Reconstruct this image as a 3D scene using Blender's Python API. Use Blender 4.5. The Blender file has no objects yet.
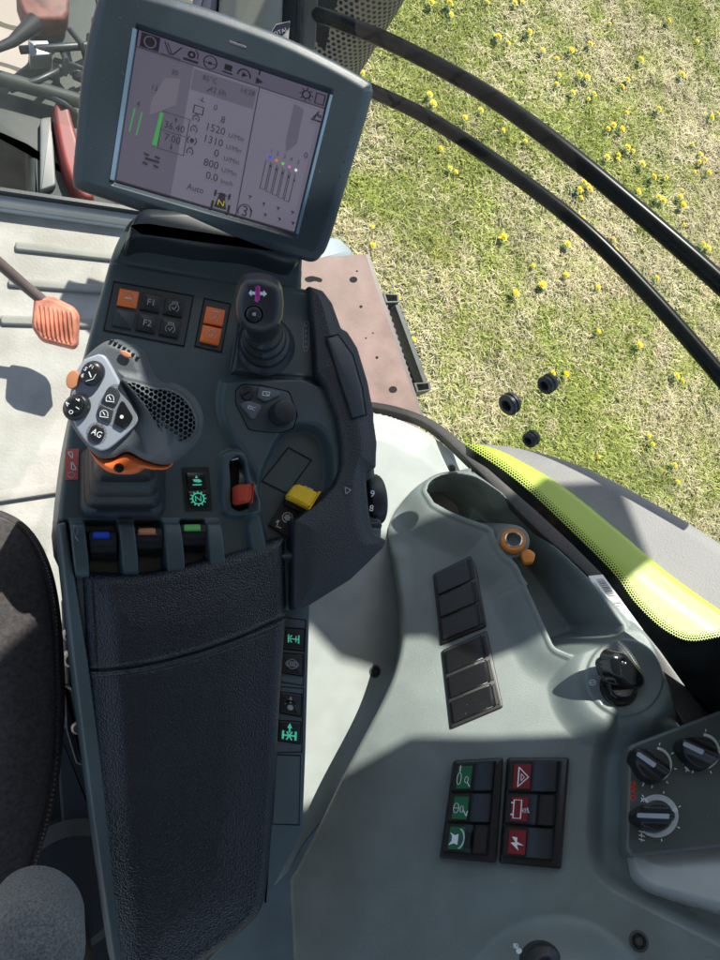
import bpy, bmesh, math, random
import numpy as np
from mathutils import Vector, Matrix
random.seed(7); np.random.seed(7)
C = bpy.context.scene.collection
R_ = math.radians

# ------------------------------------------------------------------ camera
FOC = 360/math.tan(R_(27)); CAM = np.array([0, 0, 2.6])
d_ = np.array([math.tan(R_(24)), math.tan(R_(10)), -1.0]); d_ /= np.linalg.norm(d_)
r_ = np.cross(d_, [0, 1, 0]); r_ /= np.linalg.norm(r_)
u_ = np.cross(r_, d_)
cam = bpy.data.objects.new('camera', bpy.data.cameras.new('camera')); C.objects.link(cam)
M = Matrix(((r_[0], u_[0], -d_[0], CAM[0]), (r_[1], u_[1], -d_[1], CAM[1]), (r_[2], u_[2], -d_[2], CAM[2]), (0, 0, 0, 1)))
cam.matrix_world = M
cam.data.sensor_fit = 'HORIZONTAL'; cam.data.sensor_width = 36; cam.data.lens = 18/math.tan(R_(27))
cam.data.clip_start = .02; cam.data.clip_end = 400
bpy.context.scene.camera = cam

def ray(px, py):
    px = np.asarray(px, float)[..., None]; py = np.asarray(py, float)[..., None]
    return d_*FOC + (px-360)*r_ - (py-480)*u_
class Fr:
    """a plane in the world; pt() gives the point of the plane (lifted by h) seen at a pixel"""
    def __init__(s, o, n):
        s.o = np.array(o, float); s.n = np.array(n, float)/np.linalg.norm(n)
        a = np.cross([0, 1, 0], s.n); s.a = a/np.linalg.norm(a); s.b = np.cross(s.n, s.a)
    def pt(s, px, py, h=0):
        v = ray(px, py); o = s.o + s.n*h - CAM
        return CAM + v*((o@s.n)/(v@s.n))[..., None]
    def up(s, h): return Fr(s.o+s.n*h, s.n)
def HZ(z): return Fr((0, 0, z), (0, 0, 1))
def DEP(px, py, dep, tilt=(0, 0, 0)):
    v = ray(px, py); o = CAM + v/FOC*dep
    n = -v/np.linalg.norm(v) + np.array(tilt)
    return Fr(o, n)

# ------------------------------------------------------------------ 2-D helpers
def sm(pts, n=6, closed=True):
    P = [np.array(p, float) for p in pts]; N = len(P); out = []
    rng = range(N) if closed else range(N-1)
    for i in rng:
        if closed: p0, p1, p2, p3 = P[i-1], P[i], P[(i+1) % N], P[(i+2) % N]
        else: p0, p1, p2, p3 = P[max(i-1, 0)], P[i], P[i+1], P[min(i+2, N-1)]
        for k in range(n):
            t = k/n
            out.append(.5*((2*p1)+(-p0+p2)*t+(2*p0-5*p1+4*p2-p3)*t*t+(-p0+3*p1-3*p2+p3)*t**3))
    if not closed: out.append(P[-1])
    return out
def rnd(pts, r, n=5):
    P = [np.array(p, float) for p in pts]; out = []; N = len(P)
    if not hasattr(r, '__len__'): r = [r]*N
    for i in range(N):
        p, a, b = P[i], P[i-1]-P[i], P[(i+1) % N]-P[i]
        la, lb = np.linalg.norm(a), np.linalg.norm(b)
        rr = min(r[i], la*.48, lb*.48)
        if rr <= 0: out.append(p); continue
        q0, q1 = p+a/la*rr, p+b/lb*rr
        for k in range(n+1):
            t = k/n; out.append((1-t)**2*q0+2*t*(1-t)*p+t*t*q1)
    return out
def sdp(poly, X, Y):
    P = np.array(poly, float); X = np.asarray(X, float); Y = np.asarray(Y, float)
    d = np.full(X.shape, 1e9); ins = np.zeros(X.shape, bool)
    for i in range(len(P)):
        x0, y0 = P[i-1]; x1, y1 = P[i]; ex, ey = x1-x0, y1-y0; L = ex*ex+ey*ey
        if L < 1e-12: continue
        t = np.clip(((X-x0)*ex+(Y-y0)*ey)/L, 0, 1)
        d = np.minimum(d, (X-x0-t*ex)**2+(Y-y0-t*ey)**2)
        c = ((y0 > Y) != (y1 > Y))
        ins ^= c & (X < (x1-x0)*(Y-y0)/(ey if abs(ey) > 1e-12 else 1e-12)+x0)
    d = np.sqrt(d); return np.where(ins, d, -d)
def ss(a, b, x):
    t = np.clip((x-a)/(b-a), 0, 1); return t*t*(3-2*t)
def quad(TL, TR, BR, BL):
    TL, TR, BR, BL = [np.array(p, float) for p in (TL, TR, BR, BL)]
    return lambda s, t: (TL*(1-s)+TR*s)*(1-t)+(BL*(1-s)+BR*s)*t
def qrect(q, s0, t0, s1, t1): return [q(s0, t0), q(s1, t0), q(s1, t1), q(s0, t1)]
def circ(x, y, r, n=24, ry=None, rot=0):
    ry = ry or r; c, s = math.cos(rot), math.sin(rot)
    return [(x+r*math.cos(a)*c-ry*math.sin(a)*s, y+r*math.cos(a)*s+ry*math.sin(a)*c) for a in [2*math.pi*k/n for k in range(n)]]

# ------------------------------------------------------------------ materials
MT = {}
def mat(name, col, rough=.5, metal=0, bump=0, bscale=800, btype='noise', var=.12, vscale=12, emis=None, coat=0, spec=.5, dust=0, dcol=(.45, .43, .38), col2=None, bdist=.001):
    if name in MT: return MT[name]
    m = bpy.data.materials.new(name); m.use_nodes = True; nt = m.node_tree; N = nt.nodes; L = nt.links
    b = N['Principled BSDF']; b.inputs['Roughness'].default_value = rough; b.inputs['Metallic'].default_value = metal
    b.inputs['Coat Weight'].default_value = coat; b.inputs['Specular IOR Level'].default_value = spec
    tc = N.new('ShaderNodeTexCoord')
    nz = N.new('ShaderNodeTexNoise'); nz.inputs['Scale'].default_value = vscale; nz.inputs['Detail'].default_value = 6
    L.new(tc.outputs['Object'], nz.inputs['Vector'])
    mx = N.new('ShaderNodeMix'); mx.data_type = 'RGBA'
    c2 = col2 or [min(1, c*(1+var)) for c in col]
    mx.inputs[6].default_value = [c*(1-var) for c in col]+[1]; mx.inputs[7].default_value = list(c2)+[1]
    cr = N.new('ShaderNodeMapRange'); cr.inputs[1].default_value = .35; cr.inputs[2].default_value = .65
    L.new(nz.outputs['Fac'], cr.inputs[0]); L.new(cr.outputs[0], mx.inputs[0]); out = mx.outputs[2]
    if dust:
        dn = N.new('ShaderNodeTexNoise'); dn.inputs['Scale'].default_value = 420; dn.inputs['Detail'].default_value = 2
        L.new(tc.outputs['Object'], dn.inputs['Vector'])
        dr = N.new('ShaderNodeMapRange'); dr.inputs[1].default_value = .70; dr.inputs[2].default_value = .76; dr.inputs[4].default_value = dust
        L.new(dn.outputs['Fac'], dr.inputs[0])
        m2 = N.new('ShaderNodeMix'); m2.data_type = 'RGBA'; m2.inputs[7].default_value = list(dcol)+[1]
        L.new(dr.outputs[0], m2.inputs[0]); L.new(out, m2.inputs[6]); out = m2.outputs[2]
    L.new(out, b.inputs['Base Color'])
    rr = N.new('ShaderNodeMapRange'); rr.inputs[3].default_value = max(0, rough-.08); rr.inputs[4].default_value = min(1, rough+.08)
    L.new(nz.outputs['Fac'], rr.inputs[0]); L.new(rr.outputs[0], b.inputs['Roughness'])
    if bump:
        if btype == 'noise':
            t = N.new('ShaderNodeTexNoise'); t.inputs['Detail'].default_value = 3; o = t.outputs['Fac']
        else:
            t = N.new('ShaderNodeTexVoronoi'); o = t.outputs['Distance']
            if btype == 'leather': t.feature = 'SMOOTH_F1'; t.inputs['Smoothness'].default_value = .4
        t.inputs['Scale'].default_value = bscale; L.new(tc.outputs['Object'], t.inputs['Vector'])
        bp = N.new('ShaderNodeBump'); bp.inputs['Strength'].default_value = bump; bp.inputs['Distance'].default_value = bdist
        if btype == 'leather': bp.invert = True
        L.new(o, bp.inputs['Height']); L.new(bp.outputs['Normal'], b.inputs['Normal'])
    if emis:
        b.inputs['Emission Color'].default_value = list(emis[0])+[1]; b.inputs['Emission Strength'].default_value = emis[1]
    MT[name] = m; return m
console = mat('console_plastic', (.052, .077, .081), .38, bump=.25, bscale=1500, dust=.12)
panelg = mat('panel_plastic', (.065, .092, .100), .45, bump=.25, bscale=1500, dust=.12)
sidec = mat('side_console_plastic', (.158, .188, .183), .40, bump=.3, bscale=1300, dust=.4, var=.10, vscale=22)
whitep = mat('white_panel_plastic', (.34, .365, .355), .5, bump=.25, bscale=1300, var=.08, vscale=20, dust=.25, dcol=(.3, .28, .22))
black = mat('black_plastic', (.012, .013, .015), .38, bump=.12, bscale=1500, dust=.18)
blackm = mat('black_matt', (.010, .011, .013), .62, bump=.2, bscale=900, dust=.1)
gloss = mat('black_gloss', (.008, .009, .011), .16, dust=.15)
rubber = mat('black_rubber', (.020, .024, .028), .40, bump=.2, bscale=700, dust=.1)
leather = mat('black_leather', (.012, .015, .020), .30, bump=.8, bscale=760, bdist=.0007, btype='leather', var=.15)
leatherg = mat('grained_plastic', (.022, .026, .032), .40, bump=.5, bscale=1000, btype='leather', bdist=.0009, var=.1)
monit = mat('monitor_plastic', (.027, .041, .053), .40, bump=.15, bscale=1500, dust=.15)
grip = mat('grip_plastic', (.092, .106, .120), .42, bump=.35, bscale=1600, var=.06)
silver = mat('silver_plastic', (.30, .33, .39), .36, bump=.15, bscale=1500, var=.05)
orange = mat('orange_plastic', (.85, .16, .03), .45, var=.06)
orangel = mat('orange_key', (.95, .19, .035), .42, var=.05)
orangeb = mat('faded_orange_button', (.50, .20, .10), .5, var=.06)
blue = mat('blue_cap', (.01, .09, .62), .4); greenc = mat('green_cap', (.16, .50, .12), .4); tanc = mat('orange_cap', (.60, .24, .12), .4)
redl = mat('red_lever', (.45, .050, .020), .45, var=.15, vscale=60); yell = mat('yellow_lever', (.85, .52, .015), .45, var=.08)
white = mat('white_print', (.75, .78, .80), .5, var=.02); grey = mat('grey_print', (.33, .36, .38), .5, var=.02)
teal = mat('teal_symbol', (.10, .62, .42), .5, emis=((.08, .6, .4), .18), var=.02)
redk = mat('red_symbol_plate', (.20, .010, .018), .4); greenk = mat('green_symbol_plate', (.006, .13, .055), .4)
redpr = mat('red_print', (.80, .05, .02), .45); pink = mat('magenta_print', (.55, .06, .38), .45)
ctrl = mat('control_face', (.055, .070, .066), .42, dust=.2, bump=.15, bscale=1200)
brass = mat('orange_ring', (.75, .24, .03), .4); chrome = mat('chrome', (.8, .78, .72), .2, metal=1)
seatf = mat('seat_fabric', (.054, .048, .050), .95, bump=1.0, bscale=900, btype='noise', var=.3, vscale=260, dust=.12)
greyf = mat('grey_fabric', (.13, .135, .14), .95, bump=1, bscale=1100, var=.35, vscale=600)
floorm = mat('floor_mat', (.33, .315, .275), .6, var=.12, col2=(.40, .39, .355), vscale=14, bump=.5, bscale=200, dust=.8, dcol=(.16, .12, .08))
ribm = mat('floor_rib', (.27, .265, .235), .6, var=.10, vscale=20, bump=.3, bscale=300, dust=.3, dcol=(.6, .58, .5))
sill = mat('sill_paint', (.47, .47, .44), .45, var=.06)
pedalm = mat('worn_orange_pedal', (.52, .19, .12), .55, var=.3, vscale=40, dust=.9, dcol=(.75, .5, .42), bump=.3)
steel = mat('dark_steel', (.12, .09, .085), .45, var=.1); tubeb = mat('black_tube', (.004, .005, .006), .28, var=.05, spec=.12)
trim = mat('window_trim', (.022, .019, .018), .46, dust=.5, bump=.1)
frit = mat('black_frit', (.004, .004, .004), .25)
lime = mat('lime_paint', (.36, .46, .05), .4, var=.04); fend = mat('fender_plastic', (.21, .205, .205), .6, var=.10, vscale=16, bump=.6, bscale=420, dust=.25)
pinkm = mat('rusty_plate', (.185, .115, .095), .65, var=.1, col2=(.26, .17, .145), vscale=13, bump=.5, bscale=220, dust=.3, dcol=(.16, .09, .07))
galv = mat('step_steel', (.055, .062, .058), .5, metal=.3, var=.2, vscale=40); bluegrey = mat('blue_grey_paint', (.15, .20, .24), .5)
hole = mat('dark_hole', (.004, .004, .004), .9)
cream = mat('pillar_cover', (.30, .30, .25), .5, var=.05); lilac = mat('pillar_paint', (.20, .20, .25), .4)
guard = mat('guard_metal', (.23, .23, .20), .45, metal=.3, var=.1)
linkm = mat('linkage_paint', (.030, .038, .032), .6, var=.4, vscale=14, dust=.3); redp = mat('red_paint', (.15, .022, .016), .5, var=.3)
beige = mat('beige_cover', (.16, .145, .125), .6, var=.15)
labelw = mat('sticker_paper', (.82, .80, .78), .4, var=.02); inkb = mat('sticker_ink', (.05, .05, .09), .5)
inner = mat('inner_dark', (.012, .015, .017), .6)

# ------------------------------------------------------------------ object helpers
def tag(o, label=None, cat=None, group=None, kind=None):
    if label: o['label'] = label
    if cat: o['category'] = cat
    if group: o['group'] = group
    if kind: o['kind'] = kind
    return o
def thing(name, loc, label, cat, group=None):
    o = bpy.data.objects.new(name, None); C.objects.link(o); o.location = Vector(loc); o.empty_display_size = .02
    return tag(o, label, cat, group)
def link(name, me, parent):
    o = bpy.data.objects.new(name, me); C.objects.link(o)
    if parent:
        o.parent = parent
        if parent.type == 'EMPTY': o.matrix_parent_inverse = Matrix.Translation(-parent.location)
    return o
def finish(bm, name, m, parent=None, smooth=35, bevel=0, label=None):
    if bevel:
        bmesh.ops.remove_doubles(bm, verts=bm.verts, dist=1e-6)
        e = [x for x in bm.edges if len(x.link_faces) == 2 and x.calc_face_angle(0) > .5]
        bmesh.ops.bevel(bm, geom=e, offset=bevel, segments=2, affect='EDGES', clamp_overlap=True)
    bmesh.ops.recalc_face_normals(bm, faces=bm.faces)
    me = bpy.data.meshes.new(name); bm.to_mesh(me); bm.free()
    for f in me.polygons: f.use_smooth = True
    me.set_sharp_from_angle(angle=R_(smooth))
    ms = m if isinstance(m, (list, tuple)) else [m]
    for x in ms: me.materials.append(x)
    o = link(name, me, parent)
    if label: o['label'] = label
    return o
def addprism(bm, fr, pts, h0, h1, bev=0, href=None, taper=0):
    """outline given in pixels where it is seen at height href (default the top), extruded along the plane's normal"""
    href = h1 if href is None else href
    P = np.array(pts, float); W = fr.pt(P[:, 0], P[:, 1], href) - fr.n*href
    A = np.stack([(W-fr.o)@fr.a, (W-fr.o)@fr.b], 1)
    area = sum(A[i-1][0]*A[i][1]-A[i][0]*A[i-1][1] for i in range(len(A)))
    if area < 0: A = A[::-1]
    keep = [i for i in range(len(A)) if np.linalg.norm(A[i]-A[i-1]) > 1e-6]; A = A[keep]
    e = np.roll(A, -1, 0)-A; e /= np.linalg.norm(e, axis=1)[:, None]
    nrm = np.stack([-e[:, 1], e[:, 0]], 1); nn = nrm+np.roll(nrm, 1, 0); nn /= np.maximum(np.linalg.norm(nn, axis=1)[:, None], .3)
    rings = [(-taper, h0)]
    if bev:
        for k in range(4):
            a = k/3*math.pi/2; rings.append((bev*(1-math.cos(a)), h1-bev+bev*math.sin(a)))
    else: rings.append((0, h1))
    R = []
    for ins, h in rings:
        B = A+nn*ins
        R.append([bm.verts.new(fr.o+fr.a*b[0]+fr.b*b[1]+fr.n*h) for b in B])
    for k in range(len(R)-1):
        for i in range(len(A)):
            j = (i+1) % len(A); bm.faces.new((R[k][i], R[k][j], R[k+1][j], R[k+1][i]))
    bm.faces.new(R[-1]); bm.faces.new(R[0][::-1])
def prism(name, fr, pts, h0, h1, m, parent=None, bev=0, href=None, label=None, taper=0):
    bm = bmesh.new(); addprism(bm, fr, pts, h0, h1, bev, href, taper)
    return finish(bm, name, m, parent, label=label)
def addlathe(bm, o, n, prof, seg=32, cap=True):
    o = np.array(o, float); n = np.array(n, float)/np.linalg.norm(n)
    a = np.cross([0, 1, 0.01], n); a /= np.linalg.norm(a); b = np.cross(n, a)
    R = []
    for r, h in prof:
        R.append([bm.verts.new(o+n*h+(a*math.cos(2*math.pi*k/seg)+b*math.sin(2*math.pi*k/seg))*max(r, 1e-5)) for k in range(seg)])
    for k in range(len(R)-1):
        for i in range(seg):
            j = (i+1) % seg; bm.faces.new((R[k][i], R[k][j], R[k+1][j], R[k+1][i]))
    if cap: bm.faces.new(R[0][::-1]); bm.faces.new(R[-1])
def lathe(name, o, n, prof, m, parent=None, seg=32, label=None, smooth=35, cap=True):
    bm = bmesh.new(); addlathe(bm, o, n, prof, seg, cap); return finish(bm, name, m, parent, smooth, label=label)
def loft(name, rings, m, parent=None, cap=True, smooth=50):
    bm = bmesh.new(); R = [[bm.verts.new(p) for p in r] for r in rings]; n = len(R[0])
    for k in range(len(R)-1):
        for i in range(n):
            j = (i+1) % n; bm.faces.new((R[k][i], R[k][j], R[k+1][j], R[k+1][i]))
    if cap: bm.faces.new(R[0][::-1]); bm.faces.new(R[-1])
    return finish(bm, name, m, parent, smooth)
def addtube(bm, pts, rad, seg=12):
    P = [np.array(p, float) for p in pts]; R = []; rad = rad if hasattr(rad, '__len__') else [rad]*len(P)
    up = np.array([0.1, 0.2, 1.0])
    for i, p in enumerate(P):
        t = P[min(i+1, len(P)-1)]-P[max(i-1, 0)]; t /= np.linalg.norm(t)
        a = np.cross(t, up); 
        if np.linalg.norm(a) < .05: a = np.cross(t, [1, 0, 0])
        a /= np.linalg.norm(a); b = np.cross(t, a)
        R.append([bm.verts.new(p+(a*math.cos(2*math.pi*k/seg)+b*math.sin(2*math.pi*k/seg))*rad[i]) for k in range(seg)])
    for k in range(len(R)-1):
        for i in range(seg):
            j = (i+1) % seg; bm.faces.new((R[k][i], R[k][j], R[k+1][j], R[k+1][i]))
    bm.faces.new(R[0][::-1]); bm.faces.new(R[-1])
def tube(name, pts, rad, m, parent=None, seg=12):
    bm = bmesh.new(); addtube(bm, pts, rad, seg); return finish(bm, name, m, parent, 60)
def addbox(bm, c, sz, rz=0):
    cx, cy, cz = c; x, y, z = [s/2 for s in sz]; ca, sa = math.cos(rz), math.sin(rz)
    v = [bm.verts.new((cx+i*x*ca-j*y*sa, cy+i*x*sa+j*y*ca, cz+k*z)) for k in (-1, 1) for i, j in ((-1, -1), (1, -1), (1, 1), (-1, 1))]
    for f in ((3, 2, 1, 0), (4, 5, 6, 7), (0, 1, 5, 4), (1, 2, 6, 5), (2, 3, 7, 6), (3, 0, 4, 7)): bm.faces.new([v[i] for i in f])
def relief(name, fr, poly, hf, m, parent=None, step=1.2, R=4, wall=3, D=.03, mpp=.00085, label=None):
    """moulded sheet: heights hf(X, Y, sd) over an outline, rounded at the rim, with a skirt of depth D"""
    P = np.array(poly); x0, y0 = P.min(0)-wall-1; x1, y1 = P.max(0)+wall+1
    xs = np.arange(x0, x1+step, step); ys = np.arange(y0, y1+step, step); X, Y = np.meshgrid(xs, ys)
    s = sdp(P, X, Y); h = hf(X, Y, s) if hf else np.zeros(X.shape); hz = None
    if isinstance(h, tuple): h, hz = h
    dd = np.clip(s, 0, R); h = h-(R-np.sqrt(np.maximum(R*R-(R-dd)**2, 0)))*mpp
    h = h-np.clip(-s/wall, 0, 1)*D
    gy, gx = np.gradient(s, step); gl_ = np.maximum(np.hypot(gx, gy), .5); mv = np.clip(-wall-s, 0, step*2.2)/gl_**2
    X = X+gx*mv; Y = Y+gy*mv                                         # the rim follows the outline exactly
    W = fr.pt(X, Y, 0)+fr.n*h[..., None]
    if hz is not None: W = W+np.array([0, 0, 1.])*hz[..., None]      # wells sink straight down
    keepv = s > -wall-step*1.5; idx = -np.ones(X.shape, int)
    q = keepv[:-1, :-1] & keepv[1:, :-1] & keepv[:-1, 1:] & keepv[1:, 1:]
    used = np.zeros(X.shape, bool); used[:-1, :-1] |= q; used[1:, :-1] |= q; used[:-1, 1:] |= q; used[1:, 1:] |= q
    idx[used] = np.arange(used.sum()); V = W[used]
    j, i = np.nonzero(q); F = np.stack([idx[j+1, i], idx[j+1, i+1], idx[j, i+1], idx[j, i]], 1)
    me = bpy.data.meshes.new(name); me.vertices.add(len(V)); me.vertices.foreach_set('co', V.astype(np.float32).ravel())
    me.loops.add(F.size); me.loops.foreach_set('vertex_index', F.astype(np.int32).ravel())
    me.polygons.add(len(F)); me.polygons.foreach_set('loop_start', np.arange(0, F.size, 4, dtype=np.int32))
    me.update(calc_edges=True); me.validate()
    for f in me.polygons: f.use_smooth = True
    me.materials.append(m); o = link(name, me, parent)
    if label: o['label'] = label
    return o

_tc = {}
def glyphs(s):
    if s in _tc: return _tc[s]
    cu = bpy.data.curves.new('t', 'FONT'); cu.body = s; cu.size = 1; cu.align_x = 'CENTER'; cu.align_y = 'CENTER'; cu.resolution_u = 3
    ob = bpy.data.objects.new('t', cu); C.objects.link(ob); bpy.context.view_layer.update()
    me = bpy.data.meshes.new_from_object(ob.evaluated_get(bpy.context.evaluated_depsgraph_get()))
    r = ([tuple(v.co)[:2] for v in me.vertices], [tuple(p.vertices) for p in me.polygons])
    bpy.data.objects.remove(ob); bpy.data.curves.remove(cu); bpy.data.meshes.remove(me); _tc[s] = r; return r
class Print:
    """thin printed marks lying on a plane, in the coordinates of mapping f (2-D -> pixels)"""
    def __init__(s, fr, h, f=None): s.fr, s.h, s.f, s.bm = fr, h, f or (lambda x, y: (x, y)), bmesh.new()
    def _v(s, p):
        q = s.f(p[0], p[1]); return s.bm.verts.new(s.fr.pt(q[0], q[1], s.h))
    def poly(s, pts):
        try: s.bm.faces.new([s._v(p) for p in pts])
        except ValueError: pass
        return s
    def line(s, pts, w, closed=False):
        P = [np.array(p, float) for p in pts]
        if closed: P = P+[P[0]]
        for a, b in zip(P[:-1], P[1:]):
            e = b-a; L = np.linalg.norm(e)
            if L < 1e-9: continue
            e /= L; n = np.array([-e[1], e[0]])*w/2; a2, b2 = a-e*w*.3, b+e*w*.3
            s.poly([a2-n, b2-n, b2+n, a2+n])
        return s
    def ring(s, x, y, r, w, a0=0, a1=360, n=20, ry=None):
        ry = ry or r
        p = [(x+r*math.cos(R_(a0+(a1-a0)*k/n)), y+ry*math.sin(R_(a0+(a1-a0)*k/n))) for k in range(n+1)]
        return s.line(p, w)
    def disc(s, x, y, r, n=14, ry=None): return s.poly(circ(x, y, r, n, ry))
    def text(s, t, x, y, size, rot=0, wx=1):
        V, F = glyphs(t); c, sn = math.cos(R_(rot)), math.sin(R_(rot))
        vs = [s._v((x+(a*size*wx)*c+(b*size)*sn, y+(a*size*wx)*sn-(b*size)*c)) for a, b in V]
        for f in F:
            try: s.bm.faces.new([vs[i] for i in f])
            except ValueError: pass
        return s
    def build(s, name, m, parent=None):
        for i, f in enumerate(s.bm.faces): f.normal_update()
        for f in s.bm.faces:
            if np.dot(np.array(f.normal), s.fr.n) < 0: f.normal_flip()
        me = bpy.data.meshes.new(name); s.bm.to_mesh(me); s.bm.free(); me.materials.append(m)
        return link(name, me, parent)
def local(q): return lambda x, y: q(x, y)

# ------------------------------------------------------------------ world, sun
SUN_EL, SUN_AZ = 52, 22       # azimuth from +Y towards +X
w = bpy.data.worlds.new('World'); bpy.context.scene.world = w; w.use_nodes = True
sk = w.node_tree.nodes.new('ShaderNodeTexSky'); sk.sky_type = 'NISHITA'; sk.sun_disc = False
sk.sun_elevation = R_(SUN_EL); sk.sun_rotation = R_(SUN_AZ)
w.node_tree.links.new(sk.outputs[0], w.node_tree.nodes['Background'].inputs[0])
w.node_tree.nodes['Background'].inputs[1].default_value = .115
sl = bpy.data.lights.new('sun', 'SUN'); sl.energy = 4.4; sl.angle = R_(.5); sl.color = (1, .95, .87)
so = bpy.data.objects.new('sun', sl); C.objects.link(so)
SD = Vector((math.sin(R_(SUN_AZ))*math.cos(R_(SUN_EL)), math.cos(R_(SUN_AZ))*math.cos(R_(SUN_EL)), math.sin(R_(SUN_EL))))
so.rotation_euler = SD.to_track_quat('Z', 'Y').to_euler()

# ------------------------------------------------------------------ frames shared by the cab
PA, PB, PC = HZ(1.80).pt(385, 530), HZ(2.02).pt(700, 740), HZ(1.90).pt(300, 960)
_n = np.cross(PB-PA, PC-PA); _n = _n if _n[2] > 0 else -_n
RC = Fr(PA, _n)                                        # the right-hand side console
FD = RC.up(-.075)                                      # the mudguard just outside the window
S0, S1 = RC.pt(400, 411), RC.pt(712, 716)
_e = S1-S0; PNn = np.cross([0, 0, 1], _e); PNn = PNn if PNn[0] < 0 else -PNn
PN = Fr(S0, PNn)                                       # side window pane, normal to the inside
A3, A5 = HZ(1.97), HZ(2.0)
ZF = 1.35
WY = .80

# ------------------------------------------------------------------ outdoors: ground
def ground():
    m = bpy.data.materials.new('ground_grass'); m.use_nodes = True; nt = m.node_tree; N = nt.nodes; L = nt.links; b = N['Principled BSDF']
    b.inputs['Roughness'].default_value = .95
    tc = N.new('ShaderNodeTexCoord')
    def nz(sc, de=6):
        n = N.new('ShaderNodeTexNoise'); n.inputs['Scale'].default_value = sc; n.inputs['Detail'].default_value = de; L.new(tc.outputs['Object'], n.inputs['Vector']); return n.outputs['Fac']
    def ramp(o, st):
        r = N.new('ShaderNodeValToRGB'); L.new(o, r.inputs[0]); e = r.color_ramp.elements
        e[0].position, e[0].color = st[0][0], list(st[0][1])+[1]; e[1].position, e[1].color = st[-1][0], list(st[-1][1])+[1]
        for p, c in st[1:-1]: x = e.new(p); x.color = list(c)+[1]
        return r.outputs[0]
    a = ramp(nz(45), [(.30, (.07, .055, .035)), (.48, (.13, .12, .05)), (.62, (.26, .21, .12)), (.75, (.36, .30, .19))])
    c = ramp(nz(38), [(.35, (.05, .06, .02)), (.6, (.09, .13, .035)), (.75, (.15, .17, .06))])
    x = N.new('ShaderNodeMix'); x.data_type = 'RGBA'; f = N.new('ShaderNodeMapRange'); f.inputs[1].default_value = .44; f.inputs[2].default_value = .58
    L.new(nz(1.6, 5), f.inputs[0]); L.new(f.outputs[0], x.inputs[0]); L.new(a, x.inputs[6]); L.new(c, x.inputs[7]); L.new(x.outputs[2], b.inputs['Base Color'])
    bp = N.new('ShaderNodeBump'); bp.inputs['Distance'].default_value = .03; L.new(nz(60), bp.inputs['Height']); L.new(bp.outputs[0], b.inputs['Normal'])
    bm = bmesh.new(); v = [bm.verts.new(p) for p in ((-120, -120, 0), (120, -120, 0), (120, 120, 0), (-120, 120, 0))]; bm.faces.new(v)
    tag(finish(bm, 'ground', m), kind='structure')
    # paving of interlocking stones
    m = bpy.data.materials.new('paving'); m.use_nodes = True; nt = m.node_tree; N = nt.nodes; L = nt.links; b = N['Principled BSDF']; b.inputs['Roughness'].default_value = .85
    tc = N.new('ShaderNodeTexCoord'); wv = N.new('ShaderNodeTexNoise'); wv.inputs['Scale'].default_value = 6; L.new(tc.outputs['Object'], wv.inputs['Vector'])
    mv = N.new('ShaderNodeVectorMath'); mv.operation = 'MULTIPLY_ADD'; mv.inputs[1].default_value = (.07, .07, 0); L.new(wv.outputs['Color'], mv.inputs[0]); L.new(tc.outputs['Object'], mv.inputs[2])
    bt = N.new('ShaderNodeTexBrick'); bt.inputs['Scale'].default_value = 1; bt.inputs['Brick Width'].default_value = .26; bt.inputs['Row Height'].default_value = .16
    bt.inputs['Mortar Size'].default_value = .008; bt.inputs['Color1'].default_value = (.36, .30, .25, 1); bt.inputs['Color2'].default_value = (.42, .36, .30, 1); bt.inputs['Mortar'].default_value = (.10, .085, .06, 1)
    L.new(mv.outputs[0], bt.inputs['Vector']); L.new(bt.outputs['Color'], b.inputs['Base Color'])
    b2 = N.new('ShaderNodeBump'); b2.invert = True; b2.inputs['Distance'].default_value = .01; L.new(bt.outputs['Fac'], b2.inputs['Height']); L.new(b2.outputs[0], b.inputs['Normal'])
    bm = bmesh.new(); v = [bm.verts.new(p) for p in ((-14, -10, .006), (.62, -10, .006), (.62, 1.5, .006), (.55, 14, .006), (-14, 14, .006))]; bm.faces.new(v)
    tag(finish(bm, 'paving', m), kind='structure')
    # grass blades and dry straw: one mesh
    rng = np.random.default_rng(3); NB = 400000
    x = rng.uniform(.75, 4.3, NB); y = rng.uniform(-.4, 3.9, NB)
    def vn(x, y, sc, seed):
        g = np.random.default_rng(seed).random((64, 64)); xi, yi = x*sc, y*sc; i, j = np.floor(xi).astype(int), np.floor(yi).astype(int); a, b_ = xi-i, yi-j; a = a*a*(3-2*a); b_ = b_*b_*(3-2*b_)
        return (g[i % 64, j % 64]*(1-a)+g[(i+1) % 64, j % 64]*a)*(1-b_)+(g[i % 64, (j+1) % 64]*(1-a)+g[(i+1) % 64, (j+1) % 64]*a)*b_
    den = .5*vn(x, y, 1.3, 1)+.3*vn(x, y, 3.5, 2)+.2*vn(x, y, 9, 3)
    green = rng.random(NB) < ss(.26, .62, den+.05*(2.0-y)*.8)*.80+.14
    # two thirds of the blades stand in tufts
    nt_ = 15000; tx = rng.uniform(.75, 4.3, nt_); ty = rng.uniform(-.4, 3.9, nt_); ti_ = rng.integers(0, nt_, NB); inT = rng.random(NB) < .66
    ta = rng.uniform(0, 6.283, NB); tr_ = np.abs(rng.normal(0, .016, NB))*(.6+1.2*rng.random(nt_)[ti_])
    x = np.where(inT, tx[ti_]+np.cos(ta)*tr_, x); y = np.where(inT, ty[ti_]+np.sin(ta)*tr_, y)
    den = .45*vn(x, y, 1.3, 1)+.3*vn(x, y, 3.5, 2)+.25*vn(x, y, 9, 3); tg_ = rng.random(nt_)
    green = np.where(inT, tg_[ti_], rng.random(NB)) < ss(.26, .62, den+.04*(2.0-y))*.82+.12
    tint = np.where(inT, rng.random(nt_)[ti_], rng.random(NB))
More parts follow.
